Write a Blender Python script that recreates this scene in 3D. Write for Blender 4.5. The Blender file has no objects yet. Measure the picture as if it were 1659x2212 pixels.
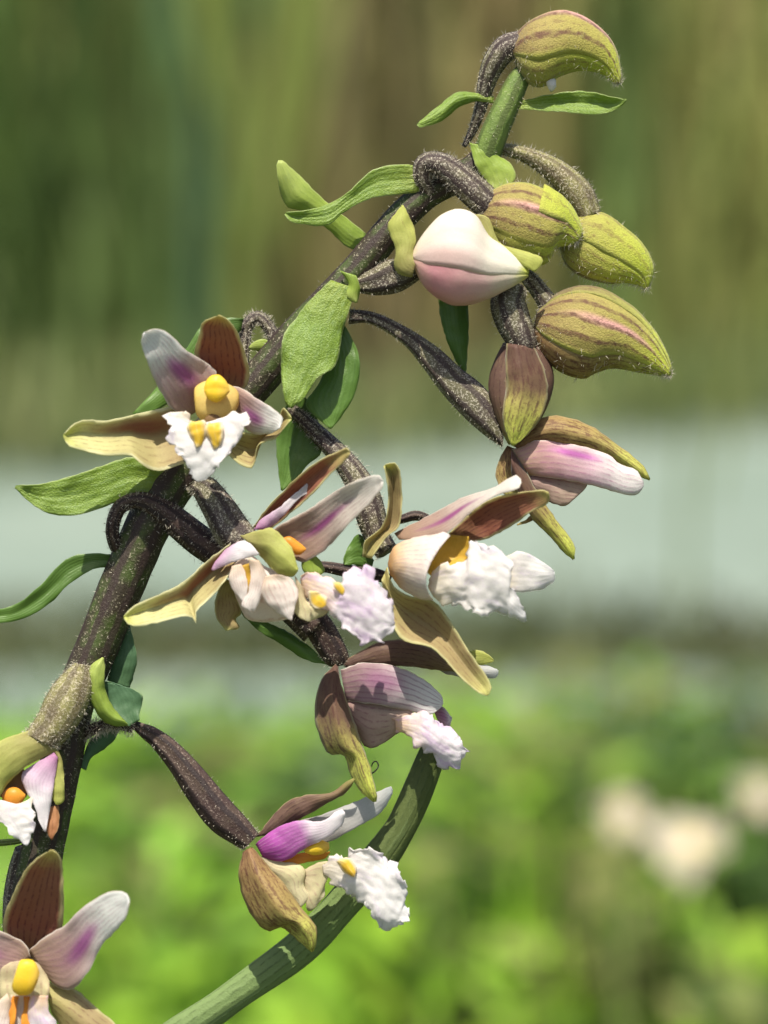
import bpy, math, random
import numpy as np
from mathutils import Vector, noise as mnoise

# ------------------------------------------------------------------ camera, sky, sun, exposure
SC = bpy.context.scene
COL = SC.collection
IW, IH = 1659.0, 2212.0            # pixel grid used for reading positions off the photograph
DIST = 0.30                        # metres from lens to the flower spike
FRAME_H = 0.1013                   # metres of height covered at that distance
PX = FRAME_H / IH                  # metres per pixel on the spike
CAM = np.array((0.0, 0.0, 0.45))
PITCH = math.radians(8.0)
FWD = np.array((0, math.cos(PITCH), -math.sin(PITCH)))
RIGHT = np.array((1.0, 0, 0))
UP = np.array((0, math.sin(PITCH), math.cos(PITCH)))

cd = bpy.data.cameras.new("camera")
cam = bpy.data.objects.new("camera", cd)
COL.objects.link(cam)
cam.location = CAM
cam.rotation_euler = (math.pi / 2 - PITCH, 0, 0)
cd.sensor_width = 36.0
cd.lens = 36.0 * DIST / FRAME_H
cd.clip_start = 0.005
cd.clip_end = 2000
cd.dof.use_dof = True
cd.dof.focus_distance = DIST - 0.001
cd.dof.aperture_fstop = cd.lens / 6.6
SC.camera = cam

SUN_EL, SUN_AZ = math.radians(68), math.radians(190)     # azimuth clockwise from +Y
w = bpy.data.worlds.new("World")
SC.world = w
w.use_nodes = True
nt = w.node_tree
bg = nt.nodes["Background"]
sky = nt.nodes.new("ShaderNodeTexSky")
sky.sky_type = 'NISHITA'
sky.sun_disc = False
sky.sun_elevation = SUN_EL
sky.sun_rotation = SUN_AZ
sky.dust_density = 3.0
sky.air_density = 0.8
nt.links.new(sky.outputs[0], bg.inputs[0])
bg.inputs[1].default_value = 0.10
sd = bpy.data.lights.new("sun", 'SUN')
sd.energy = 5.0
sd.angle = math.radians(0.53)
sd.color = (1.0, 0.93, 0.80)
sun = bpy.data.objects.new("sun", sd)
COL.objects.link(sun)
sdir = Vector((math.cos(SUN_EL) * math.sin(SUN_AZ), math.cos(SUN_EL) * math.cos(SUN_AZ), math.sin(SUN_EL)))
sun.rotation_euler = sdir.to_track_quat('Z', 'Y').to_euler()
sun.location = (-1, -2, 4)
vs = SC.view_settings
vs.view_transform = 'Standard'
vs.look = 'None'
vs.exposure = 0.6
vs.gamma = 1.0
vs.use_curve_mapping = False
SC.cycles.use_denoising = True
SC.cycles.denoiser = 'OPENIMAGEDENOISE'
SC.cycles.max_bounces = 8
SC.cycles.transmission_bounces = 6

# ------------------------------------------------------------------ geometry helpers
ROOTLOC = np.array((-0.052, 0.318, 0.0))          # where the orchid leaves the ground
ZO = {0: (0, 0, 1.0), 1: (548.6, 0, .5952), 2: (713.2, 384, .496), 3: (0, 603.5, .496), 4: (164.6, 877.8, .463),
      5: (603.5, 932.6, .463), 6: (0, 1316.6, .4047), 7: (329.2, 1481.2, .4299)}   # study crops -> pixel grid


def conv(z, pts):
    a, b, k = ZO[z]
    out = []
    for p in pts:
        out.append((a + k * p[0], b + k * p[1]) + tuple(p[2:3]) + tuple(q * k for q in p[3:]))
    return out


def W3(u, v, d):
    """pixel + distance towards the lens (in spike pixels) -> world point"""
    u, v, d = np.asarray(u, float), np.asarray(v, float), np.asarray(d, float)
    dep = DIST - d * PX
    k = dep / DIST * PX
    return (CAM + dep[..., None] * FWD + ((u - IW / 2) * k)[..., None] * RIGHT + ((IH / 2 - v) * k)[..., None] * UP)


def spline(pts, n):
    P = np.array(pts, float)
    if len(P) == 2:
        t = np.linspace(0, 1, n)[:, None]
        return P[0] * (1 - t) + P[1] * t
    Q = np.vstack([2 * P[0] - P[1], P, 2 * P[-1] - P[-2]])
    out = []
    for i in range(1, len(Q) - 2):
        for t in np.linspace(0, 1, 14, endpoint=False):
            a, b, c, e = Q[i - 1], Q[i], Q[i + 1], Q[i + 2]
            out.append(.5 * (2 * b + (c - a) * t + (2 * a - 5 * b + 4 * c - e) * t * t + (3 * b - a - 3 * c + e) * t ** 3))
    out.append(Q[-2])
    out = np.array(out)
    seg = np.linalg.norm(np.diff(out[:, :2], axis=0), axis=1) if out.shape[1] > 1 else np.abs(np.diff(out[:, 0]))
    L = np.concatenate([[0], np.cumsum(seg)])
    s = np.linspace(0, L[-1], n)
    return np.stack([np.interp(s, L, out[:, k]) for k in range(out.shape[1])], 1)


def fbm(x, y, seed, sc):
    return mnoise.noise(Vector((x * sc + seed * 7.3, y * sc - seed * 3.1, seed * 1.7)))


def make_mesh(name, verts, faces, uvs, mats, fmat=None, smooth=True):
    me = bpy.data.meshes.new(name)
    me.from_pydata([tuple(v) for v in verts], [], faces)
    uvl = me.uv_layers.new(name="UVMap")
    uvs = np.asarray(uvs, float)
    li = np.empty(len(me.loops), dtype=np.int32)
    me.loops.foreach_get("vertex_index", li)
    uvl.data.foreach_set("uv", uvs[li].astype(np.float32).ravel())
    for m in mats:
        me.materials.append(m)
    if fmat is not None:
        me.polygons.foreach_set("material_index", np.asarray(fmat, dtype=np.int32))
    me.polygons.foreach_set("use_smooth", np.full(len(me.polygons), smooth))
    me.update()
    return me


def link(name, me, parent, label=None):
    o = bpy.data.objects.new(name, me)
    COL.objects.link(o)
    o.parent = parent
    if label:
        o["label"] = label
    return o


def empty(name, parent=None, loc=(0, 0, 0)):
    o = bpy.data.objects.new(name, None)
    o.empty_display_size = 0.005
    COL.objects.link(o)
    o.parent = parent
    o.location = loc
    return o


def grid_normals(G):
    du = np.gradient(G, axis=0)
    dv = np.gradient(G, axis=1)
    N = np.cross(du, dv)
    L = np.linalg.norm(N, axis=2, keepdims=True)
    return N / np.maximum(L, 1e-12)


def thick_grid(name, G, S, T, th, mat, parent, label=None):
    """two-sided petal of real thickness from a point grid; edges thinned"""
    n, m = G.shape[:2]
    N = grid_normals(G)
    tt = np.linspace(0, 1, m)[None, :]
    edge = .45 + .55 * np.clip(np.minimum(tt, 1 - tt) * 6, 0, 1)
    h = (th * PX * .5 * edge)[..., None]
    A, B = (G + N * h).reshape(-1, 3), (G - N * h).reshape(-1, 3)
    V = np.vstack([A, B]) - ROOTLOC
    k = n * m
    F = []
    for i in range(n - 1):
        for j in range(m - 1):
            a = i * m + j
            F.append((a, a + m, a + m + 1, a + 1))
            F.append((k + a, k + a + 1, k + a + m + 1, k + a + m))
    for i in range(n - 1):
        a = i * m
        F.append((a, k + a, k + a + m, a + m))
        a = i * m + m - 1
        F.append((a, a + m, k + a + m, k + a))
    for j in range(m - 1):
        F.append((j, j + 1, k + j + 1, k + j))
        a = (n - 1) * m + j
        F.append((a, k + a, k + a + 1, a + 1))
    uv = np.stack([S.ravel(), T.ravel()], 1)
    me = make_mesh(name, V, F, np.vstack([uv, uv]), [mat])
    return link(name, me, parent, label)


SEED = [0]


def sheet(name, parent, z, pts, tip, mat, d0=0, d1=None, dm=0, bulge=18, keel=0, tilt=0, wave=4.5, ruff=0, th=5, n=26, m=13,
          label=None, jag=0, rsc=.045, kp=0.0, sag=None, sag_end=None):
    """petal / sepal / leaf: outline read round from the base (last->first point) to the tip, given a distance and curvature"""
    SEED[0] += 1
    sd_ = SEED[0]
    pts = conv(z, pts)
    ti, tj = tip if isinstance(tip, tuple) else (tip, tip)
    Lp = [p[:2] for p in pts[:ti + 1]]
    Rp = [p[:2] for p in pts[tj:][::-1]]
    s = np.linspace(0, .985, n)
    E = spline(Lp, 200)
    F_ = spline(Rp, 200)
    x = np.linspace(0, 1, 200)
    Lr = np.stack([np.interp(s, x, E[:, k]) for k in (0, 1)], 1)
    Rr = np.stack([np.interp(s, x, F_[:, k]) for k in (0, 1)], 1)
    t = np.linspace(0, 1, m)
    UVp = Lr[:, None, :] * (1 - t)[None, :, None] + Rr[:, None, :] * t[None, :, None]
    S, T = np.meshgrid(s, t, indexing='ij')
    d1 = d0 if d1 is None else d1
    bulge = bulge * .34
    ruff = ruff * .26
    th = th * .6
    c = 2 * T - 1
    wid = np.linalg.norm(Lr - Rr, axis=1)
    wf = np.clip(wid / (wid.max() + 1e-6), 0, 1)[:, None]
    d = d0 + (d1 - d0) * S + dm * np.sin(math.pi * S) + tilt * c * wf + bulge * (1 - c * c) * wf + keel * (1 - np.sqrt((c - kp) ** 2 + .004)) * wf
    if sag:
        f_ = (1 - c * c) * (1 - S) ** 1.6
        UVp[..., 0] += sag[0] * ZO[z][2] * f_
        UVp[..., 1] += sag[1] * ZO[z][2] * f_
    if sag_end:
        f_ = (1 - c * c) * S ** 2.5
        UVp[..., 0] += sag_end[0] * ZO[z][2] * f_
        UVp[..., 1] += sag_end[1] * ZO[z][2] * f_
    nz = np.zeros_like(d)
    for i in range(n):
        for j in range(m):
            u_, v_ = UVp[i, j]
            e = abs(c[i, j])
            q = wave * (1.5 * fbm(u_, v_, sd_, .022) * (.3 + e * e * 1.6) + .55 * fbm(u_, v_, sd_ + 3, .06))
            if ruff:
                a_ = fbm(u_, v_ * .7, sd_ + 40, rsc * .5)
                b_ = fbm(u_, v_, sd_ + 80, rsc * 1.25)
                g_ = fbm(u_, v_, sd_ + 60, rsc * 2.4)
                q += ruff * ((2.0 + 5.5 * e ** 3) * a_ + (.4 + 1.2 * e) * (.4 - abs(b_) * 2) + .25 * g_) * min(1, S[i, j] * 4)
            if True:
                k2 = (jag * 1.4 + 2.2) * e ** 4
                UVp[i, j, 0] += k2 * fbm(u_, v_, sd_ + 5, .09)
                UVp[i, j, 1] += k2 * fbm(u_, v_, sd_ + 9, .09)
            nz[i, j] = q
    G = W3(UVp[..., 0], UVp[..., 1], d + nz)
    return thick_grid(name, G, S, T, th, mat, parent, label)


HAIR = None


def hair_tris(Pn, Nn, count, length, seed, V, F, UV, FM, tang=None):
    rng = random.Random(seed)
    k = len(Pn)
    base = len(V)
    for _ in range(int(count * .55)):
        i = rng.randrange(k)
        p, nn = Pn[i], Nn[i]
        p = p + np.array([rng.gauss(0, 1) for _ in range(3)]) * 2.2 * PX
        di = nn + np.array([rng.gauss(0, .45) for _ in range(3)])
        di /= np.linalg.norm(di) + 1e-9
        ln = length * PX * rng.uniform(.5, 1.25)
        sdv = np.cross(di, np.array([rng.gauss(0, 1) for _ in range(3)]))
        sdv /= np.linalg.norm(sdv) + 1e-9
        wd = .6 * PX
        a = len(V)
        V += [p - sdv * wd, p + sdv * wd, p + di * ln]
        UV += [(0, 0), (1, 0), (.5, 1)]
        F.append((a, a + 1, a + 2))
        FM.append(1)


def tube(name, parent, z, pts, mat, ridges=0, amp=.06, n=44, m=20, twist=0, hairs=0, hl=9, flat=1.0, label=None, rough=.0, world=None,
         lastfrac=1.0):
    """stalk: points (x, y, depth, radius)"""
    SEED[0] += 1
    P = spline(conv(z, pts), n)
    C = W3(P[:, 0], P[:, 1], P[:, 2])
    R = P[:, 3] * PX
    if world is not None:                      # extra points in metres at the start: (x,y,z,r)
        Wd = np.array(world, float)
        C = np.vstack([Wd[:, :3], C])
        R = np.concatenate([Wd[:, 3], R])
        n = len(C)
    Tn = np.gradient(C, axis=0)
    Tn /= np.linalg.norm(Tn, axis=1, keepdims=True) + 1e-12
    ref = -FWD
    V, UV, Pn, Nn = [], [], [], []
    for i in range(n):
        b = np.cross(Tn[i], ref)
        b /= np.linalg.norm(b) + 1e-9
        a = np.cross(b, Tn[i])
        for j in range(m):
            th_ = 2 * math.pi * j / m
            rr = R[i] * (1 + (amp * math.cos(ridges * (th_ + twist * i / n)) if ridges else 0)
                         + rough * fbm(i * .7, j * 1.3, SEED[0], .5))
            nn = b * math.cos(th_) + a * math.sin(th_) * flat
            p = C[i] + nn * rr
            V.append(p)
            UV.append((i / (n - 1), j / m))
            Pn.append(p)
            Nn.append(nn)
    F = [(i * m + j, i * m + (j + 1) % m, (i + 1) * m + (j + 1) % m, (i + 1) * m + j) for i in range(n - 1) for j in range(m)]
    F.append(tuple(range(m))[::-1])
    F.append(tuple((n - 1) * m + j for j in range(m)))
    FM = [0] * len(F)
    if hairs:
        hair_tris(Pn, Nn, hairs, hl, SEED[0], V, F, UV, FM)
    me = make_mesh(name, np.array(V) - ROOTLOC, F, UV, [mat, HAIR], FM)
    return link(name, me, parent, label)


def pod(name, parent, z, top, bot, mat, d0=0, d1=None, dm=0, df=.85, arc=None, off=0, ridges=(), n=34, m=30, hairs=0, hl=8, th=6, label=None,
        rough=.02, s0=0.0, s1=1.0, taper=None):
    """swollen body between an upper and a lower outline; with arc=(a0,a1) an open shell (0 = top, 90 = facing the lens, 180 = below)"""
    SEED[0] += 1
    A = spline([p[:2] for p in conv(z, top)], 120)
    B = spline([p[:2] for p in conv(z, bot)], 120)
    s = np.linspace(s0, s1, n)
    # denser rings at the ends
    s = s0 + (s1 - s0) * (.5 - .5 * np.cos(math.pi * (s - s0) / (s1 - s0) * .98 + .02 * math.pi * .5)) if arc is None else s
    x = np.linspace(0, 1, 120)
    A = np.stack([np.interp(s, x, A[:, k]) for k in (0, 1)], 1)
    B = np.stack([np.interp(s, x, B[:, k]) for k in (0, 1)], 1)
    Cc = (A + B) / 2
    Rv = (A - B) / 2
    d1 = d0 if d1 is None else d1
    dd = d0 + (d1 - d0) * s + dm * np.sin(math.pi * s)
    rl = np.linalg.norm(Rv, axis=1)
    k_ = np.ones(7) / 7
    rls = np.convolve(np.pad(rl, 3, mode='edge'), k_, 'valid')
    closed = arc is None
    mm = m
    Gs = np.zeros((n, mm, 3))
    S = np.zeros((n, mm))
    T = np.zeros((n, mm))
    for i in range(n):
        if closed:
            ths = np.arange(mm) * 2 * math.pi / mm
        else:
            a0, a1 = arc
            if taper:
                f = max(.03, (1 - s[i]) ** taper)
                mid = (a0 + a1) / 2
                a0, a1 = mid + (a0 - mid) * f, mid + (a1 - mid) * f
            ths = np.radians(np.linspace(a0, a1, mm))
        for j, th_ in enumerate(ths):
            k = 1 + off / max(rl[i], 8)
            for (ra, rw, am) in ridges:
                dl = (math.degrees(th_) - ra + 180) % 360 - 180
                k += am * math.exp(-(dl / rw) ** 2) * math.sin(math.pi * min(1, max(0, s[i]))) ** .5
            k += rough * fbm(i * .9, j * .9, SEED[0], .4)
            u_, v_ = Cc[i] + Rv[i] * math.cos(th_) * k
            Gs[i, j] = W3(u_, v_, dd[i] + rls[i] * df * math.sin(th_) * k)
            S[i, j] = s[i]
            T[i, j] = (th_ / (2 * math.pi)) if closed else j / (mm - 1)
    if not closed:
        return thick_grid(name, Gs, S, T, th, mat, parent, label)
    V = list(Gs.reshape(-1, 3))
    F = [(i * mm + j, i * mm + (j + 1) % mm, (i + 1) * mm + (j + 1) % mm, (i + 1) * mm + j) for i in range(n - 1) for j in range(mm)]
    F.append(tuple(range(mm))[::-1])
    F.append(tuple((n - 1) * mm + j for j in range(mm)))
    UV = [(a, b) for a, b in zip(S.ravel(), T.ravel())]
    FM = [0] * len(F)
    if hairs:
        Cw = Gs.mean(axis=1, keepdims=True)
        Nn = Gs - Cw
        Nn /= np.linalg.norm(Nn, axis=2, keepdims=True) + 1e-12
        hair_tris(Gs.reshape(-1, 3), Nn.reshape(-1, 3), hairs, hl, SEED[0], V, F, UV, FM)
    me = make_mesh(name, np.array(V) - ROOTLOC, F, UV, [mat, HAIR], FM)
    return link(name, me, parent, label)


# ------------------------------------------------------------------ material helpers
class NB:
    def __init__(s, name):
        s.m = bpy.data.materials.new(name)
        s.m.use_nodes = True
        s.t = s.m.node_tree
        s.t.nodes.clear()

    def n(s, typ, **kw):
        o = s.t.nodes.new(typ)
        for k, v in kw.items():
            setattr(o, k, v)
        return o

    def put(s, sock, v):
        if isinstance(v, bpy.types.NodeSocket):
            s.t.links.new(v, sock)
        elif isinstance(v, (tuple, list)) and len(v) == 3 and sock.type == 'RGBA':
            sock.default_value = (*v, 1)
        else:
            sock.default_value = v

    def M(s, op, a, b=0.0, c=None, clamp=False):
        o = s.n("ShaderNodeMath", operation=op)
        o.use_clamp = clamp
        s.put(o.inputs[0], a)
        s.put(o.inputs[1], b)
        if c is not None:
            s.put(o.inputs[2], c)
        return o.outputs[0]

    def mix(s, f, a, b, blend='MIX'):
        o = s.n("ShaderNodeMix", data_type='RGBA', blend_type=blend)
        s.put(o.inputs[0], f)
        s.put(o.inputs[6], a)
        s.put(o.inputs[7], b)
        return o.outputs[2]

    def step(s, x, lo, hi):
        o = s.n("ShaderNodeMapRange", interpolation_type='SMOOTHSTEP')
        s.put(o.inputs[0], x)
        o.inputs[1].default_value = lo
        o.inputs[2].default_value = hi
        return o.outputs[0]

    def ramp(s, x, stops):
        o = s.n("ShaderNodeValToRGB")
        cr = o.color_ramp
        while len(cr.elements) > 1:
            cr.elements.remove(cr.elements[-1])
        for i, (p, c) in enumerate(stops):
            e = cr.elements[0] if i == 0 else cr.elements.new(p)
            e.position = p
            e.color = (*c, 1)
        s.put(o.inputs[0], x)
        return o.outputs[0]

    def mmco(s):
        tc = s.n("ShaderNodeTexCoord")
        v = s.n("ShaderNodeVectorMath", operation='SCALE')
        s.put(v.inputs[0], tc.outputs['Object'])
        v.inputs['Scale'].default_value = 1000.0
        return v.outputs[0]

    def noise(s, co, sc, det=3, rough=.55):
        o = s.n("ShaderNodeTexNoise")
        s.put(o.inputs['Vector'], co)
        o.inputs['Scale'].default_value = sc
        o.inputs['Detail'].default_value = det
        o.inputs['Roughness'].default_value = rough
        return o.outputs[0]

    def st(s):
        uv = s.n("ShaderNodeUVMap", uv_map="UVMap")
        x = s.n("ShaderNodeSeparateXYZ")
        s.put(x.inputs[0], uv.outputs[0])
        return x.outputs[0], x.outputs[1]

    def finish(s, col, rough=.5, trans=0.0, tcol=None, bump=None, bstr=.3, bdist=.0001, spec=.4, sheen=0):
        p = s.n("ShaderNodeBsdfPrincipled")
        s.put(p.inputs['Base Color'], col)
        p.inputs['Roughness'].default_value = rough
        p.inputs['Specular IOR Level'].default_value = spec
        if sheen:
            p.inputs['Sheen Weight'].default_value = sheen
        out = s.n("ShaderNodeOutputMaterial")
        if bump is not None:
            b = s.n("ShaderNodeBump")
            b.inputs['Strength'].default_value = bstr
            b.inputs['Distance'].default_value = bdist
            s.put(b.inputs['Height'], bump)
            s.put(p.inputs['Normal'], b.outputs[0])
        if trans:
            tr = s.n("ShaderNodeBsdfTranslucent")
            s.put(tr.inputs[0], tcol if tcol is not None else col)
            mx = s.n("ShaderNodeMixShader")
            mx.inputs[0].default_value = trans
            s.t.links.new(p.outputs[0], mx.inputs[1])
            s.t.links.new(tr.outputs[0], mx.inputs[2])
            s.t.links.new(mx.outputs[0], out.inputs[0])
        else:
            s.t.links.new(p.outputs[0], out.inputs[0])
        return s.m


def petal(name, stops, margin=None, mw=.12, vein=.25, vn=9, veincol=(.25, .1, .12), spots=(), speck=None, trans=.42, rough=.58, bstr=.3,
          jit=.14, spec=.25, sheen=0, vdist=3.0, vbrk=1.0, fine_k=.22, hv=.14, hf=.7):
    trans = min(.6, trans * 1.35)
    b = NB(name)
    s, t = b.st()
    co = b.mmco()
    n1 = b.noise(co, .55, 3)
    s2 = b.M('ADD', s, b.M('MULTIPLY', b.M('SUBTRACT', n1, .5), jit * 2))
    col = b.ramp(s2, stops)
    for (s0, t0, rs, rt, c, k) in spots:
        a = b.M('DIVIDE', b.M('SUBTRACT', s2, s0), rs)
        e = b.M('DIVIDE', b.M('SUBTRACT', t, t0), rt)
        r = b.M('SQRT', b.M('ADD', b.M('MULTIPLY', a, a), b.M('MULTIPLY', e, e)))
        f = b.M('MULTIPLY', b.M('SUBTRACT', 1.0, b.step(r, .15, 1.0)), k)
        col = b.mix(f, col, c)
    # lengthwise veins
    n2 = b.noise(co, .9, 2)
    wv = b.M('SINE', b.M('ADD', b.M('MULTIPLY', t, vn * 6.2832), b.M('MULTIPLY', n2, vdist)))
    vv = b.step(wv, .3, 1.0)
    brk = b.M('ADD', b.M('MULTIPLY', b.step(b.noise(co, 1.6, 3), .35, .65), vbrk), 1.0 - vbrk)
    col = b.mix(b.M('MULTIPLY', b.M('MULTIPLY', vv, brk), vein), col, veincol)
    if speck:
        sc, c, lo, hi, k = speck
        cx = b.n("ShaderNodeCombineXYZ")
        b.put(cx.inputs[0], b.M('MULTIPLY', s, 9.0))
        b.put(cx.inputs[1], b.M('MULTIPLY', t, 15.0))
        b.put(cx.inputs[2], b.M('MULTIPLY', n1, 2.5))
        f = b.M('MULTIPLY', b.step(b.noise(cx.outputs[0], sc * .5, 4, .7), lo - .02, hi), k)
        col = b.mix(f, col, c)
        f = b.M('MULTIPLY', b.step(b.noise(co, 3.4, 3, .65), lo, hi + .06), k * .6)
        col = b.mix(f, col, c)
    if margin is not None:  # thin pale petal rims paint in a lit edge; other margins are own colour
        e = b.M('ABSOLUTE', b.M('SUBTRACT', b.M('MULTIPLY', t, 2.0), 1.0))
        e = b.M('ADD', e, b.M('MULTIPLY', b.M('SUBTRACT', n2, .5), .12))
        col = b.mix(b.M('MULTIPLY', b.step(e, 1 - mw * 1.5, 1 - mw * .35), .85), col, margin)
    fine = b.noise(co, 6.0, 3)
    col = b.mix(fine_k, col, b.ramp(fine, [(.3, (.62, .62, .62)), (.7, (1, 1, 1))]), 'MULTIPLY')
    h = b.M('ADD', b.M('MULTIPLY', wv, hv), b.M('ADD', b.M('MULTIPLY', fine, hf), b.M('MULTIPLY', n2, .7)))
    return b.finish(col, rough, trans, bump=h, bstr=bstr, bdist=.00012, spec=spec, sheen=sheen)


def fuzzy(name, c0, c1, c2, sc=1.5, lo=.52, hi=.62, vn=6, stripe=None, sk=.7, bstr=.6, ends=None, stk=.85):
    """stalk skin: ground colour c0 mottled with c1, pale c2 dots paint in sunlit hairs"""
    b = NB(name)
    s, t = b.st()
    co = b.mmco()
    col = b.mix(b.step(b.noise(co, .35, 3), .4, .62), c0, c1)
    if ends is not None:
        col = b.mix(b.step(s, ends[0], ends[1]), col, ends[2])
    wv = b.M('SINE', b.M('ADD', b.M('MULTIPLY', t, vn * 6.2832), b.M('MULTIPLY', b.noise(co, .5, 2), 2.0)))
    d = b.noise(co, sc * 2.6, 3, .7)
    col = b.mix(b.M('MULTIPLY', b.step(d, lo, hi), sk), col, c2)  # highlights of the hairs painted into the skin as pale dots
    if stripe is not None:
        col = b.mix(b.M('MULTIPLY', b.step(wv, -.1, .7), stk), col, stripe)
    h = b.M('ADD', b.M('MULTIPLY', wv, .5), d)
    return b.finish(col, .6, 0, bump=h, bstr=bstr, bdist=.00018, spec=.3)


hb = NB("hair_pale")
HAIR = hb.finish((.58, .54, .44), .5, .3)

GREEN_TIP = (.46, .52, .08)
M_SEP_IN = petal("sepal_inner_brown", [(0, (.34, .20, .10)), (.3, (.36, .14, .09)), (.75, (.40, .18, .11)), (1, (.58, .54, .20))],
                 margin=(.68, .64, .32), mw=.14, vein=.6, vn=8, veincol=(.13, .03, .05), trans=.30)
M_SEP_PALE = petal("sepal_inner_pale", [(0, (.42, .32, .16)), (.4, (.58, .53, .25)), (.8, (.70, .68, .34)), (1, (.62, .66, .18))],
                   margin=(.78, .77, .48), mw=.10, vein=.45, vn=8, veincol=(.30, .20, .10), trans=.33,
                   spots=[(.32, .26, .55, .26, (.28, .11, .08), .95)])
M_SEP_TAN = petal("sepal_tan_green", [(0, (.54, .50, .20)), (.4, (.46, .36, .18)), (.8, (.42, .34, .16)), (1, (.62, .64, .22))],
                  margin=(.66, .64, .32), mw=.12, vein=.5, vn=7, veincol=(.22, .10, .07), trans=.33)
M_SEP_OUT = petal("sepal_outer_mottled", [(0, (.14, .075, .055)), (.35, (.20, .12, .07)), (.52, (.42, .36, .11)), (.8, (.60, .64, .12)), (1, (.66, .74, .12))],
                  margin=(.42, .36, .16), mw=.10, vein=.5, vn=5, veincol=(.09, .04, .035), speck=(1.6, (.12, .05, .04), .52, .62, .7), trans=.25,
                  sheen=.2)  # own brown base; on the hanging bud it also paints in the upper shade
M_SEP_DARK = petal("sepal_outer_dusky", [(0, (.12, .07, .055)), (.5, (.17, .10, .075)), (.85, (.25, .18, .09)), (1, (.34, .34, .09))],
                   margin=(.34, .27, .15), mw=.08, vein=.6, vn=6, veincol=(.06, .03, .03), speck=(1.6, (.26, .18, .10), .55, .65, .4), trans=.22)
M_SEP_STREAK = petal("sepal_outer_gold_streaked", [(0, (.34, .20, .10)), (.5, (.46, .35, .13)), (.68, (.50, .44, .14)), (.84, (.62, .64, .15)), (1, (.66, .72, .14))],
                     margin=(.5, .38, .18), mw=.10, vein=.55, vn=7, veincol=(.14, .055, .04), speck=(1.8, (.16, .07, .05), .52, .6, .7), trans=.28)
M_GREEN_SEP = petal("sepal_lime", [(0, (.40, .36, .14)), (.5, (.52, .55, .16)), (1, (.58, .62, .16))], margin=(.60, .60, .22), mw=.1, vein=.25,
                    vn=6, veincol=(.3, .26, .07), speck=(1.6, (.34, .26, .10), .58, .68, .4), trans=.36)
PURP = (.40, .09, .36)
M_PET = petal("petal_white_purple_blush", [(0, (.50, .36, .24)), (.25, (.56, .42, .36)), (.5, (.66, .56, .55)), (.68, (.84, .84, .81)), (1, (.85, .87, .85))],
              margin=(.78, .72, .64), mw=.05, vein=.38, vn=9, veincol=(.42, .22, .30), spots=[(.30, .5, .42, .55, (.50, .28, .30), .5), (.46, .55, .27, .26, PURP, .8)], trans=.36, jit=.06)
M_PET_SIDE = petal("petal_dusky_purple_stripe", [(0, (.42, .28, .18)), (.3, (.50, .36, .30)), (.65, (.72, .66, .60)), (1, (.84, .83, .78))],
                   margin=(.78, .72, .64), mw=.05, vein=.42, vn=9, veincol=(.36, .18, .20), spots=[(.42, .5, .34, .17, (.34, .07, .26), .9)], trans=.36, jit=.05)
M_PET_PINK = petal("petal_pink_white_veined", [(0, (.62, .44, .30)), (.2, (.72, .46, .46)), (.5, (.80, .60, .66)), (.72, (.86, .80, .80)), (1, (.80, .79, .77))],
                   margin=(.78, .72, .64), mw=.05, vein=.45, vn=7, veincol=(.56, .20, .40), spots=[(.42, .25, .26, .16, (.66, .16, .60), .8)], trans=.36, jit=.06)
M_PET_MAG = petal("petal_magenta_white", [(0, (.34, .07, .28)), (.2, (.52, .12, .48)), (.45, (.62, .24, .58)), (.58, (.82, .74, .80)), (1, (.80, .80, .79))],
                  vein=.3, vn=8, veincol=(.78, .52, .72), trans=.34, jit=.05)
M_PET_LILAC = petal("petal_lilac_white", [(0, (.60, .28, .50)), (.3, (.76, .58, .72)), (.55, (.86, .83, .85)), (1, (.80, .79, .79))], vein=.3, vn=9,
                    veincol=(.5, .3, .45), trans=.36, jit=.08)
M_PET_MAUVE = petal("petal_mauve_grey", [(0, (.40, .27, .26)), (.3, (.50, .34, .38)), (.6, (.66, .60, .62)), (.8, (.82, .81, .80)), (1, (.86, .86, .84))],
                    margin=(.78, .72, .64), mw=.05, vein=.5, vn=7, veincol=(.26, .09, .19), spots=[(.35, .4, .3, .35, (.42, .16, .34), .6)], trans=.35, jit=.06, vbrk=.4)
M_PET_GREY = petal("petal_translucent_grey", [(0, (.48, .42, .36)), (.4, (.60, .58, .56)), (1, (.72, .74, .74))], vein=.12, vn=6, veincol=(.4, .4, .4),
                   trans=.5)
M_LIP = petal("lip_white_crinkled", [(0, (.84, .76, .60)), (.25, (.86, .83, .80)), (1, (.86, .86, .86))], vein=.06, vn=7, veincol=(.70, .60, .75), trans=.34,
              bstr=.35, speck=(.8, (.74, .64, .82), .54, .72, .5))
M_LIPL = petal("lip_white_lilac_crinkled", [(0, (.80, .60, .40)), (.12, (.84, .70, .55)), (.4, (.84, .78, .82)), (1, (.86, .85, .86))], vein=.12, vn=8,
               veincol=(.66, .42, .66), trans=.34, bstr=.35, speck=(.7, (.72, .52, .78), .50, .68, .6))
M_CUP = petal("lip_cup_apricot", [(0, (.78, .42, .12)), (.22, (.80, .56, .30)), (.5, (.80, .70, .60)), (1, (.80, .75, .72))], vein=.4, vn=14,
              veincol=(.50, .32, .40), trans=.33)
M_CUPW = petal("lip_cup_blush_white", [(0, (.74, .62, .48)), (.4, (.84, .76, .70)), (1, (.87, .83, .80))], vein=.45, vn=7, veincol=(.55, .32, .30), trans=.33)
M_CUPG = petal("lip_cup_olive_veined", [(0, (.42, .27, .24)), (.5, (.50, .38, .30)), (1, (.66, .50, .40))], vein=.5, vn=7, veincol=(.26, .10, .14), trans=.33)
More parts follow.
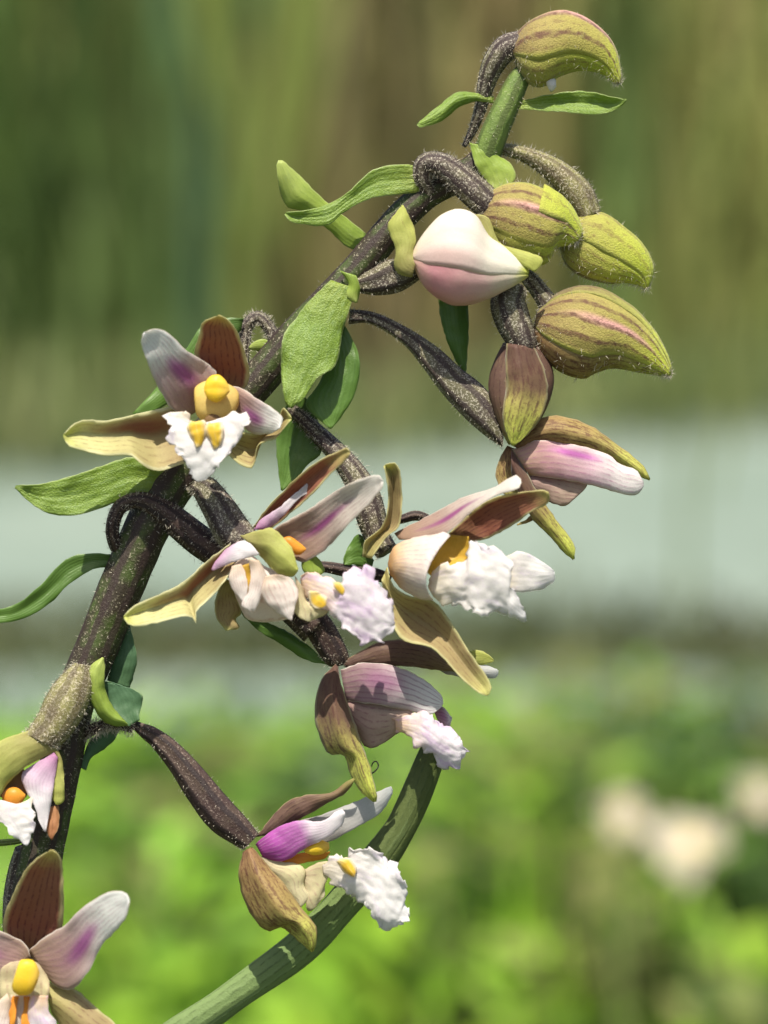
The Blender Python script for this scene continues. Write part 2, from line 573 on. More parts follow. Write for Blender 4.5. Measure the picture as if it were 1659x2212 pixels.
M_CUPY = petal("lip_cup_pale_yellow", [(0, (.64, .54, .36)), (.5, (.74, .68, .42)), (1, (.80, .74, .50))], vein=.45, vn=6, veincol=(.45, .26, .22), trans=.34)
M_YEL = petal("anther_yellow", [(0, (.84, .62, .06)), (.5, (.86, .60, .04)), (1, (.80, .56, .12))], vein=.1, vn=3, veincol=(.7, .4, .02), trans=.2, rough=.4)
M_CREAMY = petal("column_cream_yellow", [(0, (.80, .60, .16)), (.5, (.80, .62, .22)), (1, (.70, .48, .14))], vein=.2, vn=4, veincol=(.45, .28, .08), trans=.25,
                 rough=.35)
M_CALLUS = petal("callus_yellow_edged_white", [(0, (.84, .72, .36)), (.3, (.86, .62, .08)), (.8, (.84, .58, .06)), (1, (.84, .74, .5))], margin=(.82, .78, .66), mw=.35, vein=.3,
                 vn=4, veincol=(.85, .75, .45), trans=.3, rough=.45)
M_ORANGE = petal("anther_orange", [(0, (.70, .26, .03)), (1, (.82, .38, .05))], vein=.15, vn=3, veincol=(.5, .15, .02), trans=.2, rough=.4)
M_GOLD = petal("throat_golden", [(0, (.60, .38, .05)), (1, (.74, .48, .07))], vein=.2, vn=4, veincol=(.42, .24, .04), trans=.3, rough=.4)
M_THROAT_SHADE = petal("throat_shade_dark", [(0, (.14, .08, .03)), (1, (.16, .09, .03))], vein=.1, vn=3, trans=0)  # dark brown paints in the shade inside the throat
M_LEAF = petal("bract_green", [(0, (.34, .44, .07)), (.35, (.24, .38, .045)), (1, (.30, .44, .07))], margin=(.42, .52, .2), mw=.04, vein=.22, vn=5,
               veincol=(.10, .21, .04), speck=(2.6, (.34, .50, .17), .54, .64, .55), trans=.3, rough=.36, bstr=.8, spec=.6, vdist=1.5, hf=1.4, fine_k=.5)
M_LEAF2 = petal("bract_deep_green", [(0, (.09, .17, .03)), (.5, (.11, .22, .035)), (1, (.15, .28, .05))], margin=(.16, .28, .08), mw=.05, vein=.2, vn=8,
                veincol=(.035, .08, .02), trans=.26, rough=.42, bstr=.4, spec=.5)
M_LEAF_BLUE = petal("bract_blue_green", [(0, (.09, .18, .08)), (1, (.10, .20, .11))], margin=(.2, .3, .14), mw=.05, vein=.15, vn=7, veincol=(.05, .1, .05),
                    trans=.26, rough=.45, bstr=.3)
M_LEAF_YOUNG = petal("bract_lime_tip", [(0, (.28, .40, .07)), (.5, (.34, .46, .08)), (1, (.52, .60, .18))], margin=(.42, .5, .18), mw=.08, vein=.2, vn=6,
                     veincol=(.10, .2, .04), speck=(2.2, (.36, .46, .16), .56, .66, .4), trans=.3, rough=.42)
M_STEM = fuzzy("stem_green_purple", (.036, .028, .018), (.055, .080, .020), (.34, .31, .22), sc=1.5, lo=.58, hi=.64, vn=7, stripe=(.035, .022, .02))
M_STEM_TOP = fuzzy("stem_young_green", (.11, .17, .04), (.15, .22, .05), (.4, .42, .24), sc=1.6, lo=.60, hi=.7, vn=5, stripe=(.08, .11, .03))
M_OVARY = fuzzy("ovary_dusky_purple", (.080, .060, .052), (.125, .115, .065), (.52, .48, .39), sc=1.9, lo=.53, hi=.60, vn=6, stripe=(.032, .02, .02))
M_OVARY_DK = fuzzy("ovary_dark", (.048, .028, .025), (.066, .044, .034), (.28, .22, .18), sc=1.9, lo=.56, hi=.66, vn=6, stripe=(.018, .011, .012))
M_OVARY_GR = fuzzy("ovary_olive", (.13, .11, .05), (.20, .19, .07), (.50, .45, .34), sc=1.9, lo=.50, hi=.62, vn=6, stripe=(.06, .04, .03), stk=.5)
M_BUD = petal("bud_olive_brown", [(0, (.20, .15, .07)), (.4, (.32, .28, .09)), (.65, (.46, .48, .09)), (.85, (.60, .68, .08)), (1, (.64, .74, .08))], margin=(.40, .40, .10), mw=.1, vein=.8,
              vn=5, veincol=(.19, .10, .055), speck=(2.6, (.17, .09, .05), .54, .62, .5), trans=.2, sheen=.25, vdist=3.0, vbrk=.7, bstr=.7, hf=1.4, fine_k=.45)
M_BUD_PINK = petal("bud_pink_stripe", [(0, (.30, .20, .08)), (.25, (.42, .34, .11)), (.68, (.48, .44, .10)), (.86, (.60, .66, .08)), (1, (.64, .74, .08))], margin=(.52, .54, .10), mw=.14,
                   vein=.9, vn=4, veincol=(.15, .065, .045), spots=[(.55, .47, .42, .11, (.80, .44, .40), .95)], speck=(2.6, (.18, .09, .05), .56, .64, .45),
                   trans=.22, sheen=.25, vdist=2.6, vbrk=.55, jit=.05, bstr=.7, hf=1.4, fine_k=.45)
M_BUD_LIME = petal("bud_lime", [(0, (.40, .37, .11)), (.4, (.50, .50, .10)), (.75, (.60, .68, .08)), (1, (.66, .76, .08))], margin=(.58, .6, .14), mw=.1, vein=.6, vn=4,
                   veincol=(.24, .15, .06), speck=(2.6, (.24, .14, .06), .58, .66, .5), trans=.24, sheen=.2, vdist=3.0, vbrk=.8, bstr=.7, hf=1.4, fine_k=.45)
M_BUD_WHITE = petal("bud_white_pink", [(0, (.82, .68, .46)), (.12, (.82, .76, .64)), (.5, (.82, .77, .69)), (.9, (.86, .84, .72)), (1, (.55, .60, .12))], vein=.06, vn=7,
                    veincol=(.7, .5, .5), trans=.3, spots=[(.3, .95, .5, .35, (.82, .58, .56), .7)])
M_BUD_ROSE = petal("bud_rose_below", [(0, (.82, .60, .46)), (.3, (.80, .40, .44)), (.65, (.84, .60, .56)), (.85, (.82, .76, .60)), (1, (.62, .64, .16))], vein=.08, vn=6, veincol=(.6, .3, .4),
                   trans=.3)
M_BLADE = petal("blade_grey_green", [(0, (.20, .29, .11)), (.5, (.20, .29, .10)), (.72, (.12, .16, .05)), (1, (.10, .13, .04))], margin=(.32, .40, .18), mw=.05,
                vein=.45, vn=7, veincol=(.04, .065, .02), speck=(1.2, (.2, .28, .12), .55, .7, .3), trans=.15, rough=.5, bstr=.7, jit=.03)
M_RUST = petal("sepal_tip_rust", [(0, (.5, .26, .12)), (1, (.42, .18, .08))], margin=(.6, .42, .22), mw=.12, vein=.4, vn=4, veincol=(.2, .08, .04), trans=.3)
#SECTION_SETTING


# ------------------------------------------------------------------ the setting
def flat_mat(name, c0, c1, sc, rough=.8, vcol=False, trans=0.0, c2=None):
    b = NB(name)
    tc = b.n("ShaderNodeTexCoord")
    n1 = b.noise(tc.outputs['Object'], sc, 4)
    if vcol:
        a = b.n("ShaderNodeAttribute", attribute_name="tint")
        col = b.mix(.25, a.outputs['Color'], b.ramp(n1, [(.3, (.6, .6, .6)), (.7, (1, 1, 1))]), 'MULTIPLY')
    else:
        col = b.mix(b.step(n1, .35, .65), c0, c1)
        if c2 is not None:
            col = b.mix(b.step(b.noise(tc.outputs['Object'], sc * 9, 3), .55, .7), col, c2)
    return b.finish(col, rough, trans, spec=.25)


def slab(name, x0, x1, y0, y1, z, mat, wob=0.0, n=60, slope=0.0):
    V, F = [], []
    xs = np.linspace(x0, x1, n)
    for i, x in enumerate(xs):
        V += [(x, y0 + wob * fbm(x * 1.0, 0, 3, 1.3), z), (x, y1 + slope * max(-1.2, min(1.2, x)) + wob * fbm(x * 1.0, 4, 8, 1.1), z)]
        if i:
            a = 2 * i
            F.append((a - 2, a, a + 1, a - 1))
    me = make_mesh(name, V, F, [(v[0], v[1]) for v in V], [mat], smooth=False)
    o = link(name, me, None)
    o["kind"] = "structure"
    return o


M_SOIL = flat_mat("meadow_soil", (.035, .045, .015), (.06, .085, .02), 1.7, c2=(.09, .08, .04))
M_PATH = flat_mat("pale_gravel", (.15, .20, .168), (.20, .25, .215), 2.2, c2=(.11, .145, .11))
g = slab("ground", -300, 300, -300, 600, 0.0, M_SOIL, n=3)
pa = slab("path", -40, 40, 2.54, 3.85, 0.004, M_PATH, wob=.22, n=160, slope=.55)
pa2 = slab("path_edge", -40, 40, 1.98, 2.30, 0.004, M_PATH, wob=.08, n=160)

rng = random.Random(11)
M_VEG = flat_mat("meadow_leaf", None, None, 30.0, rough=.5, vcol=True, trans=.35)
M_REED = flat_mat("reed_leaf", None, None, 6.0, rough=.6, vcol=True, trans=.25)


def stuff_mesh(name, V, F, C, mat, label, cat):
    me = bpy.data.meshes.new(name)
    me.from_pydata(V, [], F)
    ca = me.color_attributes.new("tint", 'FLOAT_COLOR', 'POINT')
    ca.data.foreach_set("color", np.array([(*c, 1) for c in C], dtype=np.float32).ravel())
    me.materials.append(mat)
    o = link(name, me, None, label)
    o["category"] = cat
    o["kind"] = "stuff"
    return o


def leaf_quad(V, F, C, p, di, sd_, ln, wd, c, droop=.3):
    a = len(V)
    p, di, sd_ = np.array(p), np.array(di), np.array(sd_)
    q1 = p + di * ln * .5
    q2 = p + di * ln + np.array((0, 0, -ln * droop))
    V += [tuple(p), tuple(q1 - sd_ * wd), tuple(q2), tuple(q1 + sd_ * wd)]
    C += [c] * 4
    F.append((a, a + 1, a + 2, a + 3))


def rdir(el0, el1):
    az = rng.uniform(0, 2 * math.pi)
    el = math.radians(rng.uniform(el0, el1))
    di = (math.cos(el) * math.cos(az), math.cos(el) * math.sin(az), math.sin(el))
    sd_ = (-math.sin(az), math.cos(az), 0)
    return di, sd_


def pick(c, v=.25):
    k = 1 + rng.uniform(-v, v)
    return tuple(max(.005, x * k * (1 + rng.uniform(-.08, .08))) for x in c)


# leafy meadow herbs between the orchid and the path
V, F, C = [], [], []
BR, MD, DK, OL = (.28, .48, .045), (.17, .32, .045), (.05, .10, .025), (.22, .24, .08)
for k in range(150):
    y = rng.uniform(.95, 2.05)
    x = rng.uniform(-.8, .8) * (y / 1.4)
    u = IW / 2 + x / (PX * y / DIST)
    right = 1 / (1 + math.exp(-(u - 1150) / 120))
    c = BR if rng.random() < .50 * (1 - right) + .06 else (MD if rng.random() < .45 else (DK if rng.random() < .5 else OL))
    hmax = (.45 - y * math.tan(math.radians(11.6))) * rng.uniform(.35, 1.0) + right * .05
    hmax = max(.03, hmax)
    R = rng.uniform(.05, .12)
    for i in range(70):
        r = R * math.sqrt(rng.random())
        a = rng.uniform(0, 6.283)
        z = hmax * rng.uniform(.15, 1) * (1 - .4 * (r / R) ** 2)
        di, sd_ = rdir(-10, 60)
        leaf_quad(V, F, C, (x + r * math.cos(a), y + r * math.sin(a), z), di, sd_, rng.uniform(.02, .05), rng.uniform(.006, .013), pick(c))
    for i in range(14):
        di, sd_ = rdir(60, 88)
        leaf_quad(V, F, C, (x + rng.gauss(0, R * .5), y + rng.gauss(0, R * .5), 0), di, sd_, hmax * rng.uniform(.8, 1.1), .0025, pick(c), droop=.05)
stuff_mesh("meadow_herbs", V, F, C, M_VEG, "bright green leafy meadow herbs growing in front of the pale path", "herbs")

# low turf under everything and the strip along the middle of the path
V, F, C = [], [], []
for i in range(9000):
    y = rng.uniform(.5, 2.1)
    x = rng.uniform(-.75, .75) * max(.8, y)
    di, sd_ = rdir(45, 85)
    leaf_quad(V, F, C, (x, y, 0), di, sd_, rng.uniform(.03, .07), rng.uniform(.002, .004), pick((.08, .17, .03)), droop=.2)
for i in range(5000):
    y = rng.gauss(2.42, .09)
    x = rng.uniform(-1.3, 1.3)
    if x > .02 * 1 and rng.random() < .2:
        continue
    di, sd_ = rdir(30, 80)
    leaf_quad(V, F, C, (x, y, 0), di, sd_, rng.uniform(.02, .05), rng.uniform(.003, .005), pick((.11, .13, .06)), droop=.2)
stuff_mesh("short_grass", V, F, C, M_VEG, "short dark green grass on the meadow floor and along the path", "grass")

# tall reeds and sedge on the far side of the path
V, F, C = [], [], []
for i in range(2600):                                  # grass thinning out over the far edge of the path
    x = rng.uniform(-1.6, 1.6)
    y = 3.55 + .55 * max(-1.2, min(1.2, x)) + abs(rng.gauss(0, .55))
    di, sd_ = rdir(40, 88)
    leaf_quad(V, F, C, (x, y, 0), di, sd_, rng.uniform(.05, .22), rng.uniform(.004, .009), pick((.19, .23, .09), .35), droop=.2)
for i in range(11000):
    y = 4.0 + 4.6 * rng.random() ** 1.3
    x = rng.uniform(-2.0, 2.0) * y / 4.5
    if y < 4.0 + .55 * max(-1.2, min(1.2, x)) or (y < 4.7 and rng.random() < .6):
        continue
    t = mnoise.noise(Vector((x * 2.1, y * .4, 1.0)))
    t2 = mnoise.noise(Vector((x * 4.0 + 9, y * .8, 5.0)))
    if t > .12:
        c = (.30, .33, .10)
    elif t < -.15:
        c = (.25, .20, .10)
    else:
        c = (.32, .29, .12)
    if t2 > .25:
        c = (.17, .25, .08)
    hh = rng.uniform(.5, 1.55) if rng.random() < .8 else rng.uniform(.2, .6)
    di, sd_ = rdir(72, 89)
    p = np.array((x, y, 0.0))
    wd = rng.uniform(.008, .016)
    c = pick(c, .3)
    a = len(V)
    di, sd_ = np.array(di), np.array(sd_)
    q = p + di * hh * .6
    e = p + di * hh + np.array((di[0], di[1], 0)) * hh * .5
    V += [tuple(p - sd_ * wd * .7), tuple(p + sd_ * wd * .7), tuple(q + sd_ * wd), tuple(q - sd_ * wd), tuple(e)]
    C += [c] * 5
    F += [(a, a + 1, a + 2, a + 3), (a + 3, a + 2, a + 4)]
stuff_mesh("reed_bed", V, F, C, M_REED, "olive and brown reeds massed beyond the pale path", "reeds")

# dense hedge behind the reeds
V, F, C = [], [], []
for i in range(9000):
    x = rng.uniform(-7, 7)
    y = rng.uniform(9.2, 10.6)
    z = rng.uniform(0, 2.6)
    di, sd_ = rdir(-20, 70)
    c = pick((.20, .22, .09) if mnoise.noise(Vector((x * .9, z, 2))) > 0 else (.24, .20, .10))
    leaf_quad(V, F, C, (x, y, z), di, sd_, rng.uniform(.12, .3), rng.uniform(.04, .09), c)
stuff_mesh("hedge_foliage", V, F, C, M_REED, "dull green hedge standing far behind the reeds", "hedge")

# tall green rushes, out of focus, between the path and the reeds
M_RUSH = flat_mat("rush_green", (.13, .17, .035), (.16, .20, .045), 5)
M_RUSH2 = flat_mat("rush_blue_green", (.06, .12, .06), (.08, .15, .07), 5)


def rush(u, y, hgt, wd, lean, mat, label):
    x = (u - IW / 2) * PX * y / DIST
    root = empty("tall_rush", None, (x, y, 0.004))
    V, F = [], []
    N, M_ = 14, 8
    for i in range(N):
        s = i / (N - 1)
        r = wd * (1 - .75 * s) + .0005
        for j in range(M_):
            a = 2 * math.pi * j / M_
            V.append((lean * s * s * hgt + r * math.cos(a), r * .5 * math.sin(a), hgt * s))
    for i in range(N - 1):
        for j in range(M_):
            F.append((i * M_ + j, i * M_ + (j + 1) % M_, (i + 1) * M_ + (j + 1) % M_, (i + 1) * M_ + j))
    link("stem", make_mesh("stem", V, F, [(0, 0)] * len(V), [mat]), root)
    # a long folded leaf springing from the stem
    for sgn, s0 in ((1, .25), (-1, .4)):
        V, F = [], []
        for i in range(12):
            s = i / 11
            q = np.array((sgn * (.02 + .10 * s * hgt), .01 * s, hgt * s0 + hgt * .62 * s * (1 - .25 * s)))
            ww = wd * 1.1 * math.sin(math.pi * (.12 + .86 * s))
            V += [tuple(q - np.array((ww, 0, 0))), tuple(q + np.array((0, .3 * ww, 0))), tuple(q + np.array((ww, 0, 0)))]
            if i:
                a = 3 * i
                F += [(a - 3, a, a + 1, a - 2), (a - 2, a + 1, a + 2, a - 1)]
        link("leaf", make_mesh("leaf", V, F, [(0, 0)] * len(V), [mat]), root)
    root["label"] = label
    root["category"] = "rush"
    return root


for (u, y, h, wd, ln, mt, lb) in (
        (430, 3.75, 1.15, .013, .02, M_RUSH2, "blurred blue green rush rising in front of the reeds"),
        (510, 3.7, 1.05, .016, .01, M_RUSH, "blurred wide yellow green rush beside the blue green rush"),
        (575, 3.85, .95, .012, .05, M_RUSH, "blurred yellow green rush leaning away from the wide rush"),
        (1490, 2.45, .42, .003, .02, M_RUSH, "thin pale green rush standing upright on the path strip")):
    rush(u, y, h, wd, ln, mt, lb)


# cream meadow flowers, out of focus
M_CREAM = flat_mat("cream_petal", (.42, .37, .28), (.48, .43, .34), 60, rough=.6, trans=.25)
M_EYE = flat_mat("flower_eye", (.62, .50, .22), (.66, .56, .28), 200)
M_STALK = flat_mat("meadow_stalk", (.10, .20, .04), (.13, .24, .05), 20)


def cream_flower(u, v, y, rad, label):
    k = y / DIST * PX
    dep = y / FWD[1]
    c = CAM + FWD * y + RIGHT * (u - IW / 2) * k + UP * (IH / 2 - v) * k
    root = empty("cream_flower", None, (c[0], c[1] + .01, 0))
    zt = c[2]
    V, F = [], []
    for i in range(8):
        s = i / 7
        for j in range(6):
            a = 2 * math.pi * j / 6
            V.append((.01 * math.sin(3 * s) * (1 - s) + .0012 * math.cos(a), .0012 * math.sin(a), (zt - .004) * s))
    for i in range(7):
        for j in range(6):
            F.append((i * 6 + j, i * 6 + (j + 1) % 6, (i + 1) * 6 + (j + 1) % 6, (i + 1) * 6 + j))
    link("stem", make_mesh("stem", V, F, [(0, 0)] * len(V), [M_STALK]), root)
    ax = np.array((0, -.75, .66))
    e1 = np.array((1.0, 0, 0))
    e2 = np.cross(ax, e1)
    for q in range(11):
        a0 = 2 * math.pi * q / 11
        rd = e1 * math.cos(a0) + e2 * math.sin(a0)
        tg = -e1 * math.sin(a0) + e2 * math.cos(a0)
        V, F = [], []
        rk = rng.uniform(.55, 1.15)
        if rng.random() < .15:
            continue
        for i in range(6):
            s = i / 5 * rk
            ww = rad * .30 * math.sin(math.pi * (.15 + .72 * i / 5))
            m_ = rd * rad * (.15 + .85 * s) + ax * rad * (.25 * s - .3 * s * s) + np.array((0, 0, zt))
            V += [tuple(m_ - tg * ww), tuple(m_ + ax * rad * .04), tuple(m_ + tg * ww)]
            if i:
                a = 3 * i
                F += [(a - 3, a, a + 1, a - 2), (a - 2, a + 1, a + 2, a - 1)]
        link("petal", make_mesh("petal", V, F, [(0, 0)] * len(V), [M_CREAM]), root)
    V, F = [(*(ax * rad * .16 + np.array((0, 0, zt))),)], []
    for j in range(10):
        a = 2 * math.pi * j / 10
        V.append(tuple((e1 * math.cos(a) + e2 * math.sin(a)) * rad * .24 + ax * rad * .06 + np.array((0, 0, zt))))
        F.append((0, j + 1, (j + 1) % 10 + 1))
    link("flower_eye", make_mesh("flower_eye", V, F, [(0, 0)] * len(V), [M_EYE]), root)
    root["label"] = label
    root["category"] = "flower"
    return root


cream_flower(1500, 1840, .95, .0135, "largest blurred cream flower among the dark green herbs")
cream_flower(1350, 1775, 1.05, .0105, "blurred cream flower just beside the largest cream one")
cream_flower(1650, 1735, 1.2, .0105, "blurred pale flower next to the tall dark herbs")
#SECTION_ORCHID

# ------------------------------------------------------------------ the orchid
orchid = empty("orchid_plant", None, tuple(ROOTLOC))
orchid["label"] = "leaning purple-stemmed orchid with white and brown flowers and drooping lime buds"
orchid["category"] = "orchid"

# main stem: from the ground up, then along the spike
b0 = W3(30, 2140, 0)
base = []
for i in range(14):
    t = i / 14
    q = ROOTLOC * (1 - t) + b0 * t
    q = q + np.array((-.004 * math.sin(math.pi * t), 0, 0))
    base.append((*q, 50 * PX * (1.15 - .15 * t)))
stem = tube("stem", orchid, 0, [(30, 2140, 0, 48), (62, 1980, 0, 47), (95, 1815, 0, 46), (130, 1650, 0, 45), (158, 1519, 0, 45), (212, 1390, 0, 46), (262, 1265, 0, 48),
                                (332, 1110, 0, 49), (420, 980, -10, 46), (500, 885, -15, 42), (575, 800, -15, 40), (650, 710, -10, 37), (725, 632, -5, 35),
                                (790, 560, -5, 34), (850, 487, -8, 33), (920, 420, -15, 32), (1000, 378, -22, 30), (1048, 335, -20, 28), (1075, 275, -10, 27),
                                (1100, 215, -5, 25), (1128, 160, -5, 20)],
            M_STEM, ridges=7, amp=.035, n=150, m=26, hairs=4200, hl=8, world=base, rough=.04)
tube("stem", orchid, 0, [(1046, 345, -12, 30), (1066, 290, -2, 30), (1090, 235, 2, 28), (1118, 175, 0, 24), (1135, 150, -5, 18)], M_STEM_TOP, ridges=5, amp=.05, n=30, m=20,
     hairs=500, hl=7, label="pale green top of the stem")


def flower(label):
    o = empty("flower", orchid)
    o["label"] = label
    return o


def bud(label):
    o = empty("bud", orchid)
    o["label"] = label
    return o


# ---- bud A, topmost, nodding
A = bud("topmost nodding bud with a hooked lime beak")
tube("ovary", A, 1, [(762, 532, -40, 8), (795, 470, -30, 16), (822, 390, -20, 22), (842, 310, -10, 30), (868, 235, 0, 40), (915, 175, 5, 46), (975, 160, 5, 48)], M_OVARY, ridges=6,
     amp=.06, hairs=1500)
Atop = [(935, 170), (965, 120), (1030, 70), (1120, 48), (1200, 75), (1270, 130), (1310, 200), (1328, 298)]
Abot = [(950, 210), (975, 270), (1020, 308), (1065, 300), (1110, 270), (1180, 250), (1255, 258), (1324, 303)]
pod("corolla", A, 1, Atop, Abot, M_BUD_LIME, d0=5, df=.8, ridges=[(120, 20, -.05)], hairs=2600, hl=17)
pod("sepal", A, 1, Atop, Abot, M_BUD_PINK, d0=5, df=.8, arc=(-60, 105), off=5, n=30, m=16, ridges=[(30, 15, .03)])
pod("sepal", A, 1, Atop, Abot, M_BUD_LIME, d0=5, df=.8, arc=(98, 200), off=2.5, n=30, m=14, s1=.98)
pod("pollen_speck", A, 1, [(1058, 282), (1074, 268), (1096, 290)], [(1060, 306), (1078, 334), (1097, 316)], M_LIP, d0=24, n=10, m=12)

# ---- bud B
B = bud("fat olive bud with a brown streak behind the white bud")
tube("ovary", B, 1, [(640, 700, 0, 26), (612, 655, 15, 32), (622, 598, 25, 38), (680, 598, 35, 42), (745, 648, 40, 50), (805, 700, 40, 54), (862, 752, 36, 52)], M_OVARY, ridges=6, amp=.07,
     hairs=2200, hl=10)
Btop = [(812, 775), (845, 712), (915, 667), (1000, 665), (1080, 700), (1140, 752), (1180, 835), (1176, 868)]
Bbot = [(812, 782), (850, 862), (920, 925), (1000, 955), (1060, 950), (1095, 895), (1140, 885), (1174, 876)]
pod("corolla", B, 1, Btop, Bbot, M_BUD, d0=30, df=.75, hairs=2600, hl=17)
pod("sepal", B, 1, Btop, Bbot, M_BUD_PINK, d0=30, df=.75, arc=(20, 120), off=4, n=30, m=16)
pod("sepal", B, 1, Btop, Bbot, M_BUD_LIME, d0=30, df=.75, arc=(-60, 70), off=7, s0=.55, n=22, m=16)
pod("sepal", B, 1, Btop, Bbot, M_BUD_LIME, d0=30, df=.75, arc=(112, 215), off=2, n=30, m=14, s1=.97)

# ---- bud C
Cb = bud("lime bud on a long hairy arched stalk, beyond the olive bud")
tube("ovary", Cb, 1, [(825, 533, -40, 12), (900, 540, -35, 20), (985, 562, -30, 27), (1060, 598, -28, 38), (1125, 648, -26, 48), (1180, 712, -25, 54), (1215, 790, -25, 46)], M_OVARY_GR,
     ridges=6, amp=.07, hairs=2600, hl=11)
Ctop = [(1120, 830), (1180, 790), (1260, 783), (1330, 828), (1400, 890), (1440, 970), (1427, 1042)]
Cbot = [(1105, 870), (1130, 960), (1200, 1010), (1280, 1030), (1350, 1028), (1400, 1035), (1424, 1046)]
pod("corolla", Cb, 1, Ctop, Cbot, M_BUD, d0=-25, df=.75, hairs=2600, hl=17)
pod("sepal", Cb, 1, Ctop, Cbot, M_BUD_LIME, d0=-25, df=.75, arc=(-50, 88), off=5, n=30, m=16, ridges=[(35, 18, .04)])
pod("sepal", Cb, 1, Ctop, Cbot, M_BUD_LIME, d0=-25, df=.75, arc=(84, 150), off=2.5, n=30, m=14)

# ---- bud D, white and pink, opening
D = bud("plump white and pink bud just opening")
pod("ovary", D, 1, [(345, 1020), (420, 978), (490, 942), (560, 945), (610, 970)], [(370, 1062), (450, 1072), (530, 1060), (600, 1015), (620, 990)], M_OVARY, d0=10, d1=50,
    hairs=900, ridges=[(60, 15, .05), (120, 15, .05)])
Dtop = [(573, 932), (615, 862), (675, 795), (740, 770), (800, 790), (850, 865), (915, 912), (965, 955), (995, 990)]
Dbot = [(575, 940), (620, 1030), (690, 1085), (760, 1100), (850, 1075), (940, 1030), (994, 997)]
pod("corolla", D, 1, Dtop, Dbot, M_BUD_WHITE, d0=95, df=.7, rough=.015)
pod("petal", D, 1, Dtop, Dbot, M_BUD_WHITE, d0=95, df=.7, arc=(-40, 104), off=4, n=34, m=18, ridges=[(62, 9, -.07), (80, 14, .05)])
pod("petal", D, 1, Dtop, Dbot, M_BUD_ROSE, d0=95, df=.7, arc=(98, 215), off=3, n=34, m=18)
sheet("sepal", D, 1, [(575, 1005), (530, 995), (508, 962), (515, 910), (495, 855), (487, 810), (540, 742), (572, 805), (588, 862), (575, 920), (585, 960)], 6, M_GREEN_SEP, d0=110, d1=90, bulge=25)
sheet("sepal", D, 1, [(795, 778), (850, 790), (890, 880), (960, 905), (1048, 938), (1020, 988), (960, 956), (890, 925), (840, 890), (805, 815)], 5, M_GREEN_SEP, d0=85, d1=110, bulge=16)

# ---- bud E, streaked
E = bud("gold and brown streaked bud with a pink flash")
tube("ovary", E, 2, [(850, 420, 0, 30), (885, 460, 5, 36), (920, 505, 10, 38), (960, 560, 15, 44), (1000, 590, 15, 46)], M_OVARY, ridges=6, amp=.06, hairs=1100)
Etop = [(900, 600), (955, 545), (1020, 505), (1120, 488), (1220, 520), (1320, 590), (1400, 680), (1450, 770), (1480, 855)]
Ebot = [(893, 640), (890, 690), (930, 770), (1010, 840), (1100, 868), (1150, 845), (1230, 822), (1340, 838), (1478, 860)]
pod("corolla", E, 2, Etop, Ebot, M_BUD_LIME, d0=20, df=.75, hairs=3000, hl=17)
pod("sepal", E, 2, Etop, Ebot, M_BUD_PINK, d0=20, df=.75, arc=(25, 118), off=5, n=34, m=18, ridges=[(50, 10, .03), (90, 10, .03)])
pod("sepal", E, 2, Etop, Ebot, M_BUD, d0=20, df=.75, arc=(-70, 32), off=8, n=34, m=14)
pod("sepal", E, 2, Etop, Ebot, M_SEP_STREAK, d0=20, df=.75, arc=(116, 220), off=2, n=34, m=14, s1=.95)

# ---- bud F, hanging, in front of the half-open flower
Fb = bud("hanging bud seen end-on with its upper half in shade")
tube("ovary", Fb, 2, [(800, 470, 30, 58), (775, 540, 40, 72), (795, 620, 45, 72), (825, 690, 48, 64), (842, 750, 40, 56), (850, 810, 30, 40)], M_OVARY, ridges=6, amp=.07, hairs=1700)
Fl = [(765, 720), (725, 800), (702, 890), (712, 980), (745, 1070), (785, 1160)]
Fr = [(885, 700), (945, 770), (975, 860), (960, 960), (900, 1080), (805, 1168)]
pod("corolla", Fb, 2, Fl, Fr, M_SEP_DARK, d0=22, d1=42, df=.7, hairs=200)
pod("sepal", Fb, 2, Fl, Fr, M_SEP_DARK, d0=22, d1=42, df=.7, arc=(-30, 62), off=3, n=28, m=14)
sheet("sepal", Fb, 2, [(770, 720), (762, 800), (770, 900), (752, 1000), (755, 1080), (792, 1172), (850, 1130), (920, 1040), (950, 930), (930, 830), (890, 740)], 5, M_SEP_OUT, d0=62, d1=80, bulge=14, keel=22, kp=-.3)

# ---- flower G, half open, right
G = flower("half-open flower with a pink-veined white petal under a golden hood")
pod("ovary", G, 2, [(85, 572), (200, 588), (340, 655), (470, 740), (570, 830), (660, 900), (720, 980), (760, 1090)], [(80, 637), (180, 638), (315, 722), (400, 822), (480, 930), (560, 1020), (660, 1112), (750, 1175)],
    M_OVARY, d0=-20, d1=20, n=46, hairs=2200, ridges=[(50, 10, .06), (90, 10, .06), (130, 10, .06)])
sheet("sepal", G, 2, [(800, 1170), (850, 1095), (930, 1045), (1010, 1040), (1130, 1080), (1260, 1170), (1360, 1252), (1398, 1322), (1350, 1300), (1270, 1255), (1200, 1212), (1050, 1175), (900, 1160), (820, 1180)], 7,
      M_SEP_STREAK, d0=35, d1=40, bulge=45, keel=10, label="golden hooded upper sepal")
sheet("petal", G, 2, [(795, 1185), (900, 1143), (1050, 1160), (1200, 1200), (1265, 1248), (1330, 1270), (1368, 1330), (1345, 1374), (1290, 1380), (1150, 1342), (1000, 1312), (870, 1297)], 6, M_PET_PINK, d0=38, d1=60,
      bulge=30, wave=5)
sheet("lip", G, 2, [(860, 1285), (1000, 1300), (1118, 1335), (1065, 1385), (1025, 1428), (960, 1415), (900, 1372)], 3, M_CUPG, d0=25, bulge=25)
sheet("sepal", G, 2, [(770, 1165), (735, 1230), (722, 1300), (760, 1380), (840, 1420), (880, 1350), (840, 1250), (800, 1180)], 4, M_SEP_STREAK, d0=5, d1=15, bulge=25)
